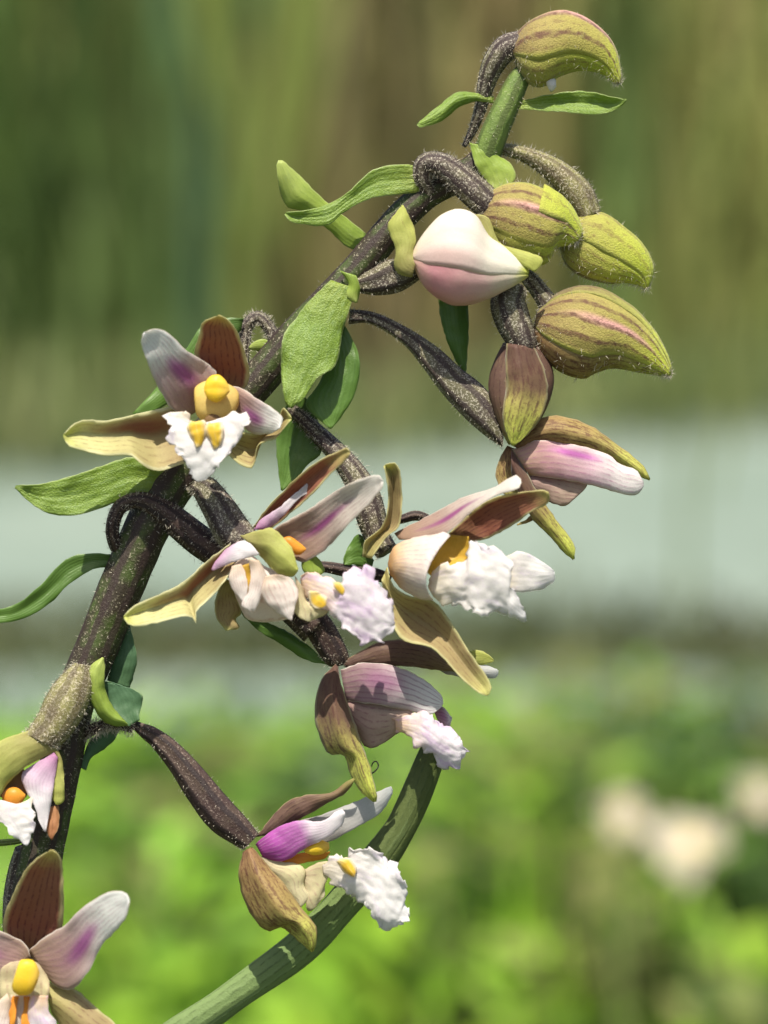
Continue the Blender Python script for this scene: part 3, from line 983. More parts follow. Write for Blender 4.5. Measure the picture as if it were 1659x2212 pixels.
sheet("sepal", G, 2, [(790, 1180), (830, 1240), (880, 1330), (950, 1440), (1035, 1555), (1066, 1605), (1062, 1668), (1020, 1635), (960, 1565), (885, 1490), (830, 1400), (790, 1290)], 6, M_SEP_OUT, d0=45, d1=35,
      bulge=20, keel=14)
sheet("petal", G, 2, [(905, 1470), (890, 1488), (850, 1505), (812, 1512), (850, 1490), (890, 1460)], 3, M_SEP_STREAK, d0=10, bulge=6, n=14)

# ---- flower 1, facing the lens
H = flower("open flower facing outward, white lip with a golden heart")
tube("ovary", H, 3, [(1205, 300, -40, 26), (1180, 225, -45, 26), (1125, 165, -50, 27), (1075, 205, -50, 27), (1062, 290, -45, 27), (1040, 380, -30, 38), (1000, 470, -10, 55), (960, 530, 10, 55)], M_OVARY, ridges=6, amp=.06,
     n=60, hairs=3000, hl=11)
sheet("sepal", H, 3, [(905, 440), (850, 330), (868, 245), (882, 188), (955, 155), (1005, 188), (1040, 245), (1072, 335), (1086, 420), (1065, 475), (1000, 480)], 4, M_SEP_IN, d0=45, d1=185, bulge=-30, keel=-12, dm=10,
      label="brown upright back sepal")
sheet("petal", H, 3, [(830, 590), (755, 570), (715, 515), (668, 430), (638, 350), (614, 280), (625, 232), (682, 216), (742, 240), (800, 300), (862, 340), (945, 405), (915, 470), (880, 560)], 6, M_PET, d0=75, d1=215, bulge=-26,
      tilt=-10, keel=6)
sheet("petal", H, 3, [(990, 455), (1060, 478), (1120, 518), (1185, 560), (1230, 602), (1218, 650), (1180, 672), (1105, 672), (1055, 630), (1020, 560)], 5, M_PET, d0=85, d1=160, bulge=22, tilt=-15)
sheet("sepal", H, 3, [(1010, 660), (1130, 668), (1210, 610), (1235, 558), (1272, 608), (1240, 645), (1200, 692), (1125, 720), (1108, 800), (1085, 822), (1030, 795), (985, 745)], 4, M_SEP_TAN, d0=82, d1=140, bulge=0, keel=-40)
sheet("sepal", H, 3, [(770, 550), (680, 568), (580, 590), (460, 615), (345, 618), (273, 680), (298, 722), (380, 752), (480, 767), (570, 765), (605, 795), (655, 828), (710, 832), (800, 800)], 5, M_SEP_PALE, d0=110, d1=190, bulge=0,
      keel=-60, kp=-.15, wave=6)
pod("column", H, 3, [(845, 520), (850, 470), (900, 440), (980, 450), (1035, 485), (1042, 530)], [(848, 545), (858, 595), (900, 622), (960, 628), (1010, 600), (1040, 548)], M_CREAMY, d0=120, df=.6, rough=.05)
pod("anther", H, 3, [(888, 470), (905, 430), (940, 414), (975, 430), (1000, 470)], [(890, 490), (905, 520), (940, 536), (975, 520), (1000, 490)], M_YEL, d0=165, df=.45, rough=.06, ridges=[(90, 14, -.22), (40, 12, -.08)])
pod("throat", H, 3, [(885, 620), (900, 595), (930, 586), (960, 600), (975, 625)], [(885, 632), (905, 655), (930, 660), (955, 655), (975, 634)], M_THROAT_SHADE, d0=146, df=.35, n=14, m=16)
sheet("lip", H, 3, [(820, 610), (800, 578), (712, 588), (738, 640), (732, 690), (770, 750), (805, 800), (835, 868), (868, 882), (915, 855), (960, 800), (1030, 735), (1072, 650), (1088, 608), (1022, 575), (1010, 640), (960, 665), (900, 668)], 8,
      M_LIP, d0=148, d1=185, dm=30, bulge=-26, ruff=5, jag=8, n=44, m=30, th=7, sag=(0, 75))
for (x0, x1, y0) in ((812, 900, 612), (890, 975, 618)):
    sheet("callus", H, 3, [(x0 + 20, y0 + 2), (x0, y0 + 40), (x0 + 22, y0 + 80), ((x0 + x1) / 2, y0 + 122), (x1 - 14, y0 + 100), (x1, y0 + 45), (x1 - 10, y0 + 4), ((x0 + x1) / 2, y0 + 22)], 3, M_CALLUS, d0=190, d1=196, bulge=30, ruff=8, n=22, m=16, th=8)

# ---- flower 2, seen from above
K = flower("flower seen from the side above with a crinkled lilac-white lip")
pod("ovary", K, 4, [(575, 330), (640, 335), (720, 420), (790, 515), (840, 585)], [(520, 380), (555, 430), (600, 520), (660, 640), (720, 660)], M_OVARY, d0=35, d1=90, hairs=2400, ridges=[(40, 10, .06), (80, 10, .06), (120, 10, .06)])
sheet("sepal", K, 4, [(825, 565), (880, 488), (960, 400), (1080, 290), (1180, 228), (1262, 192), (1278, 215), (1262, 245), (1190, 312), (1110, 402), (1000, 500), (900, 580)], 6, M_SEP_IN, d0=80, d1=215, bulge=-18, keel=-14)
sheet("petal", K, 4, [(825, 575), (870, 520), (950, 470), (1030, 400), (1085, 358), (1118, 364), (1105, 392), (1050, 422), (990, 482), (930, 545), (880, 575)], 5, M_PET_LILAC, d0=105, d1=135, bulge=14, n=22, m=10)
sheet("petal", K, 4, [(900, 590), (930, 565), (1010, 520), (1100, 470), (1200, 400), (1300, 350), (1400, 318), (1432, 350), (1420, 392), (1340, 482), (1260, 562), (1190, 640), (1125, 695), (1050, 728), (990, 690)], 7, M_PET_SIDE, d0=105, d1=235,
      bulge=-22, keel=-8, wave=5)
sheet("sepal", K, 4, [(765, 602), (850, 580), (910, 568), (965, 612), (1005, 660), (1037, 765), (1002, 798), (930, 772), (880, 722), (825, 655)], 5, M_GREEN_SEP, d0=125, d1=175, bulge=8, keel=14, label="lime sepal folded over the throat")
pod("anther", K, 4, [(965, 612), (1000, 608), (1045, 638), (1072, 662)], [(985, 650), (1012, 688), (1045, 692), (1072, 670)], M_ORANGE, d0=138, df=.6, n=20, m=18)
sheet("petal", K, 4, [(700, 690), (690, 678), (760, 628), (812, 640), (855, 690), (780, 712), (705, 738), (632, 768), (650, 720)], 4, M_PET_LILAC, d0=120, d1=165, bulge=18)
sheet("sepal", K, 4, [(720, 640), (600, 730), (500, 820), (380, 882), (270, 930), (218, 982), (258, 1024), (350, 1015), (450, 990), (532, 978), (560, 1012), (562, 955), (620, 900), (690, 820), (740, 740)], 5, M_SEP_PALE, d0=115, d1=195, bulge=0, keel=-55, kp=-.15,
      wave=6)
sheet("sepal", K, 4, [(690, 800), (652, 890), (650, 980), (700, 1048), (765, 1032), (742, 1000), (772, 962), (750, 895), (730, 820)], 3, M_SEP_TAN, d0=70, d1=80, bulge=16)
pod("lip_cup", K, 4, [(715, 770), (760, 715), (820, 700), (890, 750), (960, 780), (1030, 850), (1042, 900)], [(715, 810), (750, 900), (790, 985), (850, 1008), (920, 1005), (1000, 985), (1040, 930)], M_CUPW, d0=110, df=.6, rough=.05)
sheet("lip_lobe", K, 4, [(725, 745), (712, 800), (735, 860), (785, 920), (800, 850), (790, 780), (770, 735)], 3, M_CUPW, d0=160, d1=165, bulge=16, n=18)
sheet("throat", K, 4, [(765, 745), (758, 800), (772, 850), (790, 905), (812, 850), (828, 790), (812, 730)], 3, M_GOLD, d0=152, d1=158, bulge=8, n=16)
sheet("lip_lobe", K, 4, [(800, 705), (815, 780), (800, 870), (770, 930), (830, 960), (860, 900), (890, 830), (880, 770), (850, 720)], 4, M_CUPW, d0=168, d1=168, bulge=20, n=20)
sheet("lip_lobe", K, 4, [(885, 790), (860, 860), (880, 910), (940, 965), (1005, 1002), (1020, 940), (1035, 860), (1000, 800), (930, 785)], 4, M_CUPW, d0=172, d1=180, bulge=22, wave=6)
sheet("lip_lobe", K, 4, [(1020, 790), (1025, 860), (1010, 930), (1040, 985), (1085, 1005), (1175, 960), (1130, 935), (1080, 920), (1060, 850)], 4, M_CUPY, d0=160, d1=165, bulge=16)
sheet("lip", K, 4, [(1045, 790), (1085, 768), (1180, 790), (1245, 835), (1252, 778), (1315, 750), (1392, 790), (1452, 880), (1478, 955), (1487, 1020), (1440, 1065), (1388, 1106), (1300, 1072), (1210, 995), (1165, 950), (1100, 930), (1060, 870)], 9,
      M_LIPL, d0=150, d1=190, dm=30, bulge=26, ruff=12, jag=9, n=48, m=30, th=7)
sheet("callus", K, 4, [(1085, 860), (1090, 920), (1125, 945), (1165, 930), (1170, 895), (1130, 865)], 3, M_CALLUS, d0=198, bulge=10, ruff=5, n=14, m=10)
sheet("callus", K, 4, [(1195, 815), (1205, 850), (1245, 880), (1258, 850), (1235, 825)], 2, M_CALLUS, d0=202, bulge=8, n=12, m=8)

# ---- flower 3, right, cup and white lip
N3 = flower("flower with an apricot cup and pure white crumpled lip")
tube("ovary", N3, 4, [(1000, 10, -45, 26), (1060, 60, -35, 32), (1140, 140, -20, 40), (1215, 215, -5, 46), (1290, 310, 10, 56), (1345, 410, 20, 66), (1375, 510, 25, 66), (1400, 600, 30, 56), (1450, 680, 40, 50)], M_OVARY, ridges=6, amp=.07,
     n=56, hairs=3200)
sheet("sepal", N3, 5, [(385, 582), (400, 512), (485, 432), (508, 290), (488, 155), (550, 152), (572, 290), (562, 432), (505, 485), (430, 592)], 4, M_SEP_TAN, d0=90, d1=130, bulge=0, keel=-26, kp=-.2)
sheet("petal", N3, 5, [(535, 475), (600, 440), (700, 390), (850, 310), (1000, 260), (1098, 203), (1132, 228), (1110, 268), (1000, 302), (900, 372), (800, 460), (700, 495), (560, 505)], 6, M_PET_SIDE, d0=95, d1=200, bulge=24, tilt=25)
sheet("sepal", N3, 5, [(790, 475), (880, 390), (1000, 310), (1200, 273), (1258, 280), (1256, 332), (1180, 372), (1080, 442), (960, 502), (860, 515)], 4, M_SEP_IN, d0=80, d1=190, bulge=-20)
sheet("lip_cup", N3, 5, [(506, 612), (518, 570), (545, 528), (620, 498), (700, 482), (770, 468), (800, 490), (722, 786), (640, 774), (560, 724), (520, 670)], (6, 7), M_CUP, d0=105, d1=160, bulge=150, wave=4, n=36, m=24, sag_end=(-72, 26))
sheet("throat", N3, 5, [(780, 478), (725, 580), (690, 650), (715, 680), (770, 640), (865, 605), (885, 560), (882, 488)], 3, M_GOLD, d0=146, d1=150, bulge=-60)
sheet("lip", N3, 5, [(690, 720), (712, 660), (770, 620), (868, 602), (890, 508), (960, 530), (1060, 580), (1090, 620), (1070, 700), (1112, 765), (1152, 858), (1132, 888), (1050, 852), (930, 852), (850, 812), (730, 785)], 10, M_LIP, d0=150, d1=180,
      dm=24, bulge=34, ruff=11, jag=9, n=48, m=30, th=7)
sheet("petal", N3, 5, [(1040, 590), (1120, 558), (1200, 590), (1282, 650), (1278, 702), (1200, 742), (1100, 748), (1040, 720)], 3, M_LIP, d0=140, d1=165, bulge=20)
sheet("sepal", N3, 5, [(478, 690), (492, 780), (520, 880), (580, 972), (700, 1002), (765, 1055), (850, 1152), (920, 1212), (972, 1235), (992, 1200), (968, 1140), (915, 1068), (850, 968), (780, 858), (715, 790), (600, 765), (530, 720), (505, 630)], 8, M_SEP_TAN,
      d0=90, d1=170, bulge=0, keel=-50, tilt=-8, label="long tan-green sepal folded along its middle")

# ---- flower 4, in the shade of the two above
Q = flower("mostly shaded mauve flower hanging under the two crinkled lips")
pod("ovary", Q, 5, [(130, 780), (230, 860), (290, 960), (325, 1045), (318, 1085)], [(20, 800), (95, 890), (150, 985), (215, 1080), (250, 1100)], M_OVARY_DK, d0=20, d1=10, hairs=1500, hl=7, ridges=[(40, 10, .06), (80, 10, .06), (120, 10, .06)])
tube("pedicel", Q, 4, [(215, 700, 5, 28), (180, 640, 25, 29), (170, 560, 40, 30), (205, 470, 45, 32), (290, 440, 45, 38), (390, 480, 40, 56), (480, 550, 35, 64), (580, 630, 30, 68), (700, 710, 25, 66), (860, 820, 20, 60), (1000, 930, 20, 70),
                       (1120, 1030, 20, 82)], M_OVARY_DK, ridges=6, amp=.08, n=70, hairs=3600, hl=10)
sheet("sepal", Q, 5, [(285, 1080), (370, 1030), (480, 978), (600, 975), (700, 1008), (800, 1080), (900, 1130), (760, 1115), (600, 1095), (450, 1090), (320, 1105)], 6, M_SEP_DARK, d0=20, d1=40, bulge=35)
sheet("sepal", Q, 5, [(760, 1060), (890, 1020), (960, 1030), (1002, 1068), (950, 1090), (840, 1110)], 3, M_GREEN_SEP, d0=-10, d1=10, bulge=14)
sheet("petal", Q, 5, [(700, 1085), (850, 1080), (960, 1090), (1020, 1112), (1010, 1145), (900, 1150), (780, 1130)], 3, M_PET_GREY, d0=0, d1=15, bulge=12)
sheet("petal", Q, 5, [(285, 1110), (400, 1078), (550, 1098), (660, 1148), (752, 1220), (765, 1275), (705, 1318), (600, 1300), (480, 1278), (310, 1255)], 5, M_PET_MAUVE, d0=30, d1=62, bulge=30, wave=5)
sheet("lip_cup", Q, 5, [(300, 1245), (480, 1265), (610, 1300), (650, 1365), (560, 1402), (470, 1462), (400, 1468), (335, 1350)], 3, M_CUPG, d0=20, d1=35, bulge=36)
sheet("sepal", Q, 5, [(262, 1085), (200, 1150), (168, 1250), (168, 1350), (198, 1450), (240, 1507), (298, 1505), (335, 1605), (390, 1692), (445, 1733), (456, 1700), (422, 1560), (382, 1450), (332, 1300), (288, 1180), (275, 1100)], 9, M_SEP_OUT, d0=35, d1=70,
      bulge=4, keel=44, kp=.15)
sheet("lip", Q, 5, [(540, 1330), (620, 1308), (690, 1310), (735, 1352), (800, 1392), (862, 1470), (872, 1500), (842, 1522), (842, 1562), (800, 1568), (720, 1522), (620, 1442), (545, 1395)], 6, M_LIPL, d0=42, d1=75, dm=20, bulge=24, ruff=12, jag=9, n=44, m=26,
      th=7)
sheet("petal", Q, 5, [(715, 1290), (760, 1280), (805, 1335), (790, 1395), (745, 1360)], 2, M_PET_MAUVE, d0=30, d1=40, bulge=10, n=14, m=8)

# ---- flower 5, low, magenta petal
R5 = flower("lowest hanging flower with a magenta petal and warty white lip")
pod("ovary", R5, 7, [(-120, 165), (-40, 190), (20, 212), (120, 280), (240, 400), (360, 540), (460, 650), (535, 745)], [(-115, 200), (-45, 270), (0, 310), (90, 430), (190, 590), (290, 720), (400, 795), (460, 825)], M_OVARY_DK, d0=20, d1=50, n=46, hairs=1500, hl=6,
    ridges=[(35, 9, .06), (75, 9, .06), (115, 9, .06), (150, 9, .06)])
tube("pedicel", R5, 6, [(430, 670, -5, 34), (500, 636, 10, 32), (570, 612, 20, 26), (650, 618, 24, 26), (710, 625, 22, 34)], M_OVARY_DK, ridges=5, amp=.05, n=26, hairs=2600, hl=17)
sheet("sepal", R5, 7, [(520, 760), (600, 660), (680, 580), (780, 550), (900, 538), (980, 478), (1020, 462), (1005, 495), (960, 545), (860, 602), (740, 672), (600, 745)], 6, M_SEP_DARK, d0=50, d1=70, bulge=30)
sheet("petal", R5, 7, [(640, 740), (740, 680), (850, 648), (1000, 590), (1120, 540), (1195, 505), (1210, 535), (1145, 640), (1000, 725), (890, 785), (760, 800)], 6, M_PET_GREY, d0=35, d1=25, bulge=14)
sheet("petal", R5, 7, [(520, 795), (600, 728), (730, 678), (850, 680), (940, 623), (972, 640), (950, 702), (880, 762), (760, 822), (660, 882), (560, 868)], 5, M_PET_MAG, d0=65, d1=105, bulge=32, label="magenta petal with a white tip")
pod("anther", R5, 7, [(760, 828), (800, 790), (840, 773), (888, 790)], [(770, 840), (810, 852), (860, 845), (890, 820)], M_YEL, d0=72, df=.8, n=20, m=18)
sheet("throat", R5, 7, [(640, 880), (720, 845), (800, 840), (895, 835), (860, 870), (760, 890), (690, 900)], 3, M_ORANGE, d0=55, bulge=8, n=16)
sheet("lip_cup", R5, 7, [(520, 850), (640, 885), (720, 890), (770, 930), (760, 1000), (790, 1060), (745, 1115), (680, 1060), (600, 960), (540, 900)], 6, M_CUPY, d0=60, d1=70, bulge=30)
sheet("lip_cup", R5, 7, [(755, 930), (850, 885), (905, 900), (870, 985), (865, 1060), (795, 1135), (770, 1090), (765, 1000)], 4, M_CUPY, d0=62, d1=60, bulge=26)
sheet("sepal", R5, 7, [(455, 835), (440, 900), (433, 960), (460, 1080), (520, 1185), (580, 1232), (640, 1212), (690, 1242), (760, 1305), (806, 1343), (826, 1280), (820, 1210), (760, 1130), (680, 1020), (580, 900), (500, 810)], 9, M_SEP_STREAK, d0=60, d1=105, bulge=6,
      keel=46, kp=.2, label="bronze streaked side sepal with a lime tip")
sheet("lip", R5, 7, [(855, 900), (900, 850), (960, 858), (1000, 850), (990, 828), (1060, 812), (1130, 838), (1200, 890), (1255, 960), (1284, 1030), (1262, 1080), (1293, 1162), (1250, 1197), (1160, 1222), (1110, 1172), (1080, 1112), (1010, 1062), (920, 1002), (860, 950)], 11,
      M_LIP, d0=70, d1=120, dm=24, bulge=28, ruff=13, jag=10, n=48, m=32, th=7)
sheet("callus", R5, 7, [(925, 885), (965, 940), (1015, 962), (1024, 920), (992, 868), (950, 868)], 2, M_CALLUS, d0=125, d1=130, bulge=14, ruff=4, n=16, m=12)

# ---- flower 6, bottom corner, facing the lens
S6 = flower("open flower with a tall maroon back sepal and bright yellow anther")
tube("ovary", S6, 6, [(140, 1290, -10, 60), (105, 1400, -30, 60), (90, 1550, -30, 70), (90, 1750, -10, 70), (100, 1900, 30, 60)], M_OVARY, ridges=6, amp=.06, hairs=1200)
sheet("sepal", S6, 6, [(100, 1850), (15, 1690), (80, 1500), (160, 1362), (275, 1278), (327, 1332), (338, 1480), (332, 1690), (260, 1800), (200, 1850)], 4, M_SEP_IN, d0=80, d1=230, bulge=-26, keel=-14)
sheet("petal", S6, 6, [(150, 1820), (250, 1740), (350, 1680), (440, 1590), (570, 1513), (662, 1507), (692, 1550), (662, 1660), (540, 1800), (480, 1922), (380, 2033), (290, 2002), (225, 1930)], 6, M_PET, d0=120, d1=270, bulge=-24, keel=8)
sheet("petal", S6, 6, [(165, 1855), (140, 1790), (70, 1745), (-10, 1715), (-150, 1700), (-330, 1760), (-300, 1850), (-150, 1930), (0, 1945), (100, 1910)], 5, M_PET, d0=125, d1=180, bulge=-20)
sheet("sepal", S6, 6, [(235, 1990), (330, 2000), (420, 2040), (520, 2130), (620, 2215), (760, 2380), (560, 2390), (380, 2300), (280, 2160)], 5, M_SEP_TAN, d0=110, d1=160, bulge=16, keel=20)
sheet("sepal", S6, 6, [(60, 2040), (-60, 2020), (-220, 2100), (-420, 2280), (-300, 2330), (-100, 2300), (40, 2180)], 3, M_SEP_TAN, d0=110, d1=160, bulge=16, keel=20)
sheet("column", S6, 6, [(60, 1880), (5, 1920), (-5, 2010), (20, 2100), (150, 2150), (250, 2080), (262, 1990), (225, 1910), (170, 1870)], 4, M_CUPY, d0=150, d1=150, bulge=24, ruff=5)
pod("anther", S6, 6, [(95, 1900), (110, 1872), (150, 1866), (190, 1885), (212, 1940)], [(62, 2010), (75, 2045), (120, 2062), (170, 2045), (200, 1990)], M_YEL, d0=205, df=.45, ridges=[(80, 14, -.12)], rough=.05, n=24, m=20, label="bright yellow anther cap")
sheet("throat", S6, 6, [(70, 2062), (48, 2120), (36, 2200), (50, 2300), (80, 2210), (88, 2130), (100, 2066)], 3, M_ORANGE, d0=180, d1=187, bulge=6)
sheet("throat", S6, 6, [(125, 2066), (128, 2130), (112, 2200), (128, 2300), (160, 2210), (160, 2130), (158, 2066)], 3, M_ORANGE, d0=180, d1=187, bulge=6)
sheet("lip_cup", S6, 6, [(60, 2060), (30, 2160), (40, 2320), (100, 2400), (170, 2320), (170, 2160), (160, 2060)], 3, M_CUPW, d0=172, d1=178, bulge=0)
sheet("lip_lobe", S6, 6, [(165, 2060), (150, 2150), (170, 2300), (240, 2380), (310, 2300), (300, 2200), (262, 2150), (255, 2060)], 3, M_LIPL, d0=185, d1=195, bulge=20, ruff=5)
sheet("lip_lobe", S6, 6, [(40, 2050), (-10, 2100), (-60, 2230), (-40, 2350), (30, 2380), (50, 2200), (60, 2100)], 4, M_CUPW, d0=185, d1=195, bulge=20, ruff=4)
sheet("lip", S6, 6, [(20, 2330), (-40, 2420), (60, 2560), (130, 2640), (210, 2560), (280, 2430), (240, 2320)], 3, M_LIP, d0=190, d1=230, bulge=20, ruff=10, n=26, m=20)

# ---- flower 7, left edge
T7 = flower("flower hooded by a mottled olive sepal, half out of view")
pod("ovary", T7, 6, [(395, 285), (300, 378), (240, 470), (195, 570), (130, 660)], [(480, 300), (492, 420), (450, 560), (370, 680), (300, 745)], M_OVARY_GR, d0=55, d1=80, hairs=2400, ridges=[(50, 10, .06), (90, 10, .06), (130, 10, .06)])
sheet("sepal", T7, 6, [(180, 640), (60, 678), (-20, 715), (-130, 820), (-200, 1000), (-100, 1050), (0, 995), (30, 942), (80, 890), (150, 832), (230, 790), (310, 748)], 4, M_GREEN_SEP, d0=95, d1=150, bulge=40, label="mottled olive hooding sepal")
sheet("throat", T7, 6, [(120, 840), (60, 880), (10, 940), (0, 1000), (60, 1020), (140, 1000), (150, 900)], 3, M_THROAT_SHADE, d0=88, bulge=5, n=14)
sheet("sepal", T7, 6, [(280, 750), (305, 800), (290, 900), (280, 1000), (300, 1045), (342, 1020), (340, 900), (335, 810), (315, 760)], 4, M_GREEN_SEP, d0=92, d1=100, bulge=14)
sheet("petal", T7, 6, [(290, 765), (225, 800), (160, 840), (115, 885), (135, 960), (180, 1040), (210, 1130), (242, 1192), (262, 1100), (285, 950), (302, 850), (308, 790)], 7, M_PET_LILAC, d0=100, d1=120, bulge=18, wave=5)
pod("anther", T7, 6, [(8, 990), (40, 955), (90, 950), (135, 985)], [(15, 1030), (55, 1062), (100, 1050), (135, 1005)], M_ORANGE, d0=105, df=.8, n=20, m=18)
sheet("lip", T7, 6, [(160, 1010), (190, 1100), (180, 1180), (160, 1250), (132, 1258), (60, 1190), (0, 1140), (-80, 1080), (-60, 1000), (10, 1040), (70, 1060)], 4, M_LIP, d0=115, d1=135, bulge=20, ruff=7, jag=6, n=34, m=22)
sheet("sepal", T7, 6, [(270, 1055), (250, 1110), (252, 1190), (275, 1232), (305, 1180), (317, 1120), (310, 1045)], 3, M_RUST, d0=95, d1=110, bulge=10, n=18, label="small rust-brown sepal tip")

# ---- odd stalk between flowers 2 and 3, and the lowest left stalk
tube("pedicel", orchid, 5, [(120, 620, 15, 16), (220, 630, 10, 26), (330, 650, 0, 30), (450, 665, 0, 30), (520, 690, 0, 24)], M_OVARY_DK, ridges=5, amp=.06, n=24, hairs=300, hl=7)
tube("pedicel", orchid, 5, [(440, 430, -20, 18), (560, 410, -25, 20), (640, 390, -25, 24), (720, 420, -30, 20)], M_OVARY_DK, ridges=5, amp=.06, n=20, hairs=200, hl=7)
tube("pedicel", orchid, 6, [(180, 1210, 0, 14), (100, 1235, 5, 16), (0, 1245, 10, 18), (-60, 1240, 12, 18)], M_STEM_TOP, n=16, hairs=100, hl=6)

tube("tendril", orchid, 5, [(418, 1600, 30, 3.5), (445, 1585, 30, 3.5), (462, 1560, 30, 3), (452, 1538, 30, 3), (436, 1545, 30, 3), (430, 1562, 32, 3)], M_OVARY, n=24, m=8)

# ---- bracts
def bract(z, pts, tip, mat=None, label=None, **kw):
    return sheet("bract", orchid, z, pts, tip, mat or M_LEAF, label=label, **kw)


bract(1, [(950, 372), (1060, 345), (1200, 330), (1280, 348), (1357, 360), (1320, 396), (1240, 416), (1100, 406), (950, 396)], 4, M_LEAF, d0=5, d1=60, bulge=-10, keel=-12)
bract(1, [(870, 350), (800, 337), (740, 335), (690, 368), (640, 408), (588, 450), (610, 462), (680, 440), (740, 392), (800, 368), (870, 375)], 5, M_LEAF, d0=-10, d1=40, bulge=8, keel=8)
bract(1, [(600, 600), (500, 598), (420, 624), (350, 690), (270, 740), (180, 765), (108, 772), (130, 802), (200, 818), (272, 816), (325, 772), (430, 718), (540, 706), (600, 695)], 6, M_LEAF, d0=20, d1=80, bulge=14, keel=-10)
bract(1, [(400, 920), (330, 890), (265, 830), (180, 770), (115, 745), (88, 660), (82, 595), (98, 578), (130, 605), (180, 650), (250, 722), (330, 785), (408, 850)], 7, M_LEAF_YOUNG, d0=-20, d1=30, bulge=10, keel=10)
bract(1, [(783, 518), (800, 590), (840, 660), (885, 695), (945, 655), (935, 600), (880, 560), (830, 530)], 3, M_LEAF_YOUNG, d0=10, d1=25, bulge=14)
bract(3, [(1440, 5), (1350, 90), (1282, 178), (1232, 250), (1224, 400), (1238, 520), (1262, 566), (1330, 512), (1382, 430), (1462, 372), (1492, 230), (1525, 120), (1555, 40)], 6, M_LEAF, d0=40, d1=95, bulge=8, keel=5, wave=6, n=34, m=17,
      label="broad bright green bract pointing down in front of the stem")
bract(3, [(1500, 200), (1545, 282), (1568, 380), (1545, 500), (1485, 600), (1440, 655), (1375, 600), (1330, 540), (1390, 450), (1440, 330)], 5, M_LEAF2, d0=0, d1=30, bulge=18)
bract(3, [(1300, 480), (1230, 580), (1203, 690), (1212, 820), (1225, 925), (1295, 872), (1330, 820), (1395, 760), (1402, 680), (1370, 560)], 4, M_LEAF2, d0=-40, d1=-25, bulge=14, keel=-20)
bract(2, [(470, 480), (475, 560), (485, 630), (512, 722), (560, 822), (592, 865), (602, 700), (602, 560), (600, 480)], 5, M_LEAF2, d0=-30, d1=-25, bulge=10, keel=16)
bract(3, [(830, 830), (790, 800), (700, 795), (570, 775), (450, 810), (300, 860), (180, 890), (57, 898), (130, 972), (220, 1022), (320, 1027), (430, 1002), (560, 952), (700, 932), (835, 925)], 7, M_LEAF, d0=20, d1=80, bulge=12, keel=-8, wave=6, n=36, m=17,
      label="broad glossy green bract spreading beneath the open flower")
bract(0, [(262, 1190), (240, 1197), (190, 1195), (140, 1210), (90, 1262), (40, 1302), (0, 1315), (-90, 1330), (0, 1346), (60, 1332), (110, 1302), (150, 1262), (205, 1228), (262, 1225)], 7, M_LEAF2, d0=10, d1=60, bulge=4, keel=-8)
bract(6, [(690, 620), (620, 622), (548, 592), (488, 502), (463, 400), (478, 310), (552, 252), (562, 300), (556, 392), (592, 500), (650, 580)], 6, M_LEAF_YOUNG, d0=50, d1=60, bulge=14, keel=10)
bract(6, [(690, 622), (610, 575), (575, 490), (558, 385), (640, 408), (722, 430), (764, 472), (745, 555), (742, 592)], 4, M_LEAF_BLUE, d0=42, d1=30, bulge=-14)
bract(6, [(570, 380), (600, 285), (650, 140), (692, 75), (712, 160), (732, 270), (717, 335), (692, 425)], 3, M_LEAF_BLUE, d0=-20, d1=-15, bulge=16)
bract(6, [(460, 860), (430, 835), (450, 760), (490, 690), (560, 642), (645, 625), (612, 692), (560, 742), (480, 785)], 5, M_LEAF_BLUE, d0=-10, d1=10, bulge=10)
bract(4, [(740, 900), (790, 965), (900, 1012), (1000, 1060), (1100, 1130), (1175, 1205), (1070, 1182), (960, 1112), (860, 1052), (785, 985)], 5, M_LEAF2, d0=-10, d1=0, bulge=10, keel=6)
bract(3, [(1060, 170), (980, 168), (880, 200), (820, 290), (700, 450), (572, 590), (680, 572), (780, 500), (900, 380), (1050, 220)], 5, M_LEAF2, d0=-30, d1=10, bulge=14)
bract(3, [(1230, 320), (1180, 270), (1120, 265), (1080, 300), (1130, 312), (1190, 310), (1220, 330)], 3, M_LEAF_YOUNG, d0=-25, d1=-20, bulge=8, n=16, m=9)
bract(5, [(440, 600), (380, 480), (340, 505), (305, 570), (300, 620), (360, 625), (430, 640)], 4, M_LEAF2, d0=0, d1=10, bulge=14)
bract(5, [(110, 560), (105, 610), (110, 650), (160, 680), (210, 655), (190, 600), (160, 570)], 3, M_LEAF_YOUNG, d0=60, d1=60, bulge=10, n=16)
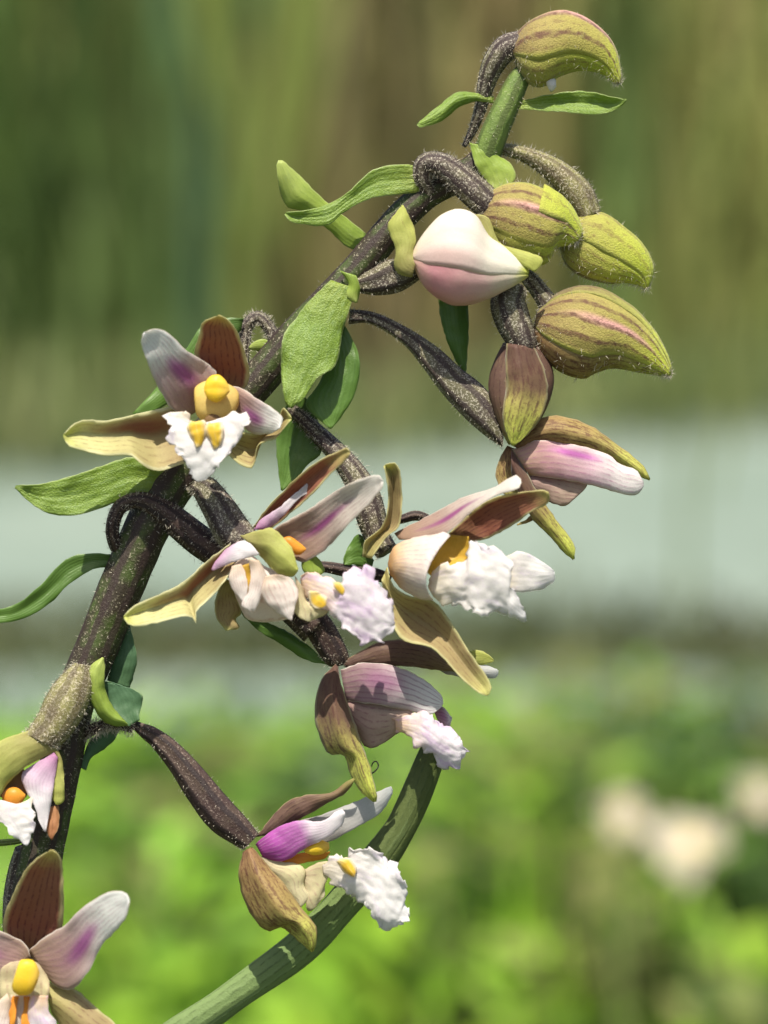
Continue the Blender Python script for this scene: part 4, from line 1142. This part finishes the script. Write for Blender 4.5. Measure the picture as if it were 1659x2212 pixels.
bract(0, [(735, 585), (752, 610), (748, 640), (770, 655), (778, 620), (768, 595)], 3, M_LEAF_YOUNG, d0=45, bulge=10, n=12, m=8)

# ------------------------------------------------------------------ the arching blade behind the lowest flower
blade = empty("leaf_blade", None, tuple(ROOTLOC + np.array((.03, .012, 0))))
blade["label"] = "ribbed grey-green leaf blade arching up behind the lowest hanging flower"
blade["category"] = "leaf"
Lb = conv(7, [(1370, 290), (1340, 345), (1230, 590), (1180, 690), (1080, 812), (860, 1082), (690, 1250), (470, 1420), (270, 1570), (60, 1700), (-60, 1800)])[::-1]
Rb = conv(7, [(1470, 330), (1450, 402), (1392, 570), (1332, 700), (1232, 882), (1105, 1045), (992, 1172), (870, 1312), (730, 1432), (500, 1582), (340, 1700), (180, 1800)])[::-1]
n, m = 60, 15
La, Ra = spline(Lb, n), spline(Rb, n)
t = np.linspace(0, 1, m)
UVb = La[:, None, :] * (1 - t)[None, :, None] + Ra[:, None, :] * t[None, :, None]
S, T = np.meshgrid(np.linspace(0, 1, n), t, indexing='ij')
c = 2 * T - 1
dG = -75 + 30 * S + 34 * (1 - c * c) + 3 * np.cos(T * 7 * 6.283)
Gb = W3(UVb[..., 0], UVb[..., 1], dG)
# carry the blade on down to the ground
ext = []
foot = ROOTLOC + np.array((.03, .012, 0))
k = 24
w0 = Gb[0] - Gb[0].mean(axis=0)
tan0 = Gb[0].mean(axis=0) - Gb[3].mean(axis=0)
tan0 /= np.linalg.norm(tan0)
p0 = Gb[0].mean(axis=0)
for i in range(k):
    q = i / k
    pth = foot * (1 - q) ** 3 + 3 * (foot + np.array((0, 0, .12))) * (1 - q) ** 2 * q + 3 * (p0 + tan0 * .05) * (1 - q) * q * q + p0 * q ** 3
    ext.append(pth[None, :] + w0 * (.6 + .4 * q))
Gb = np.concatenate([np.array(ext), Gb])
S, T = np.meshgrid(np.concatenate([np.zeros(k), np.linspace(0, 1, n)]), t, indexing='ij')
bo = thick_grid("blade", Gb, S, T, 26, M_BLADE, blade)
bo.location = Vector(ROOTLOC) - Vector(blade.location)
print("objects", len(bpy.data.objects))
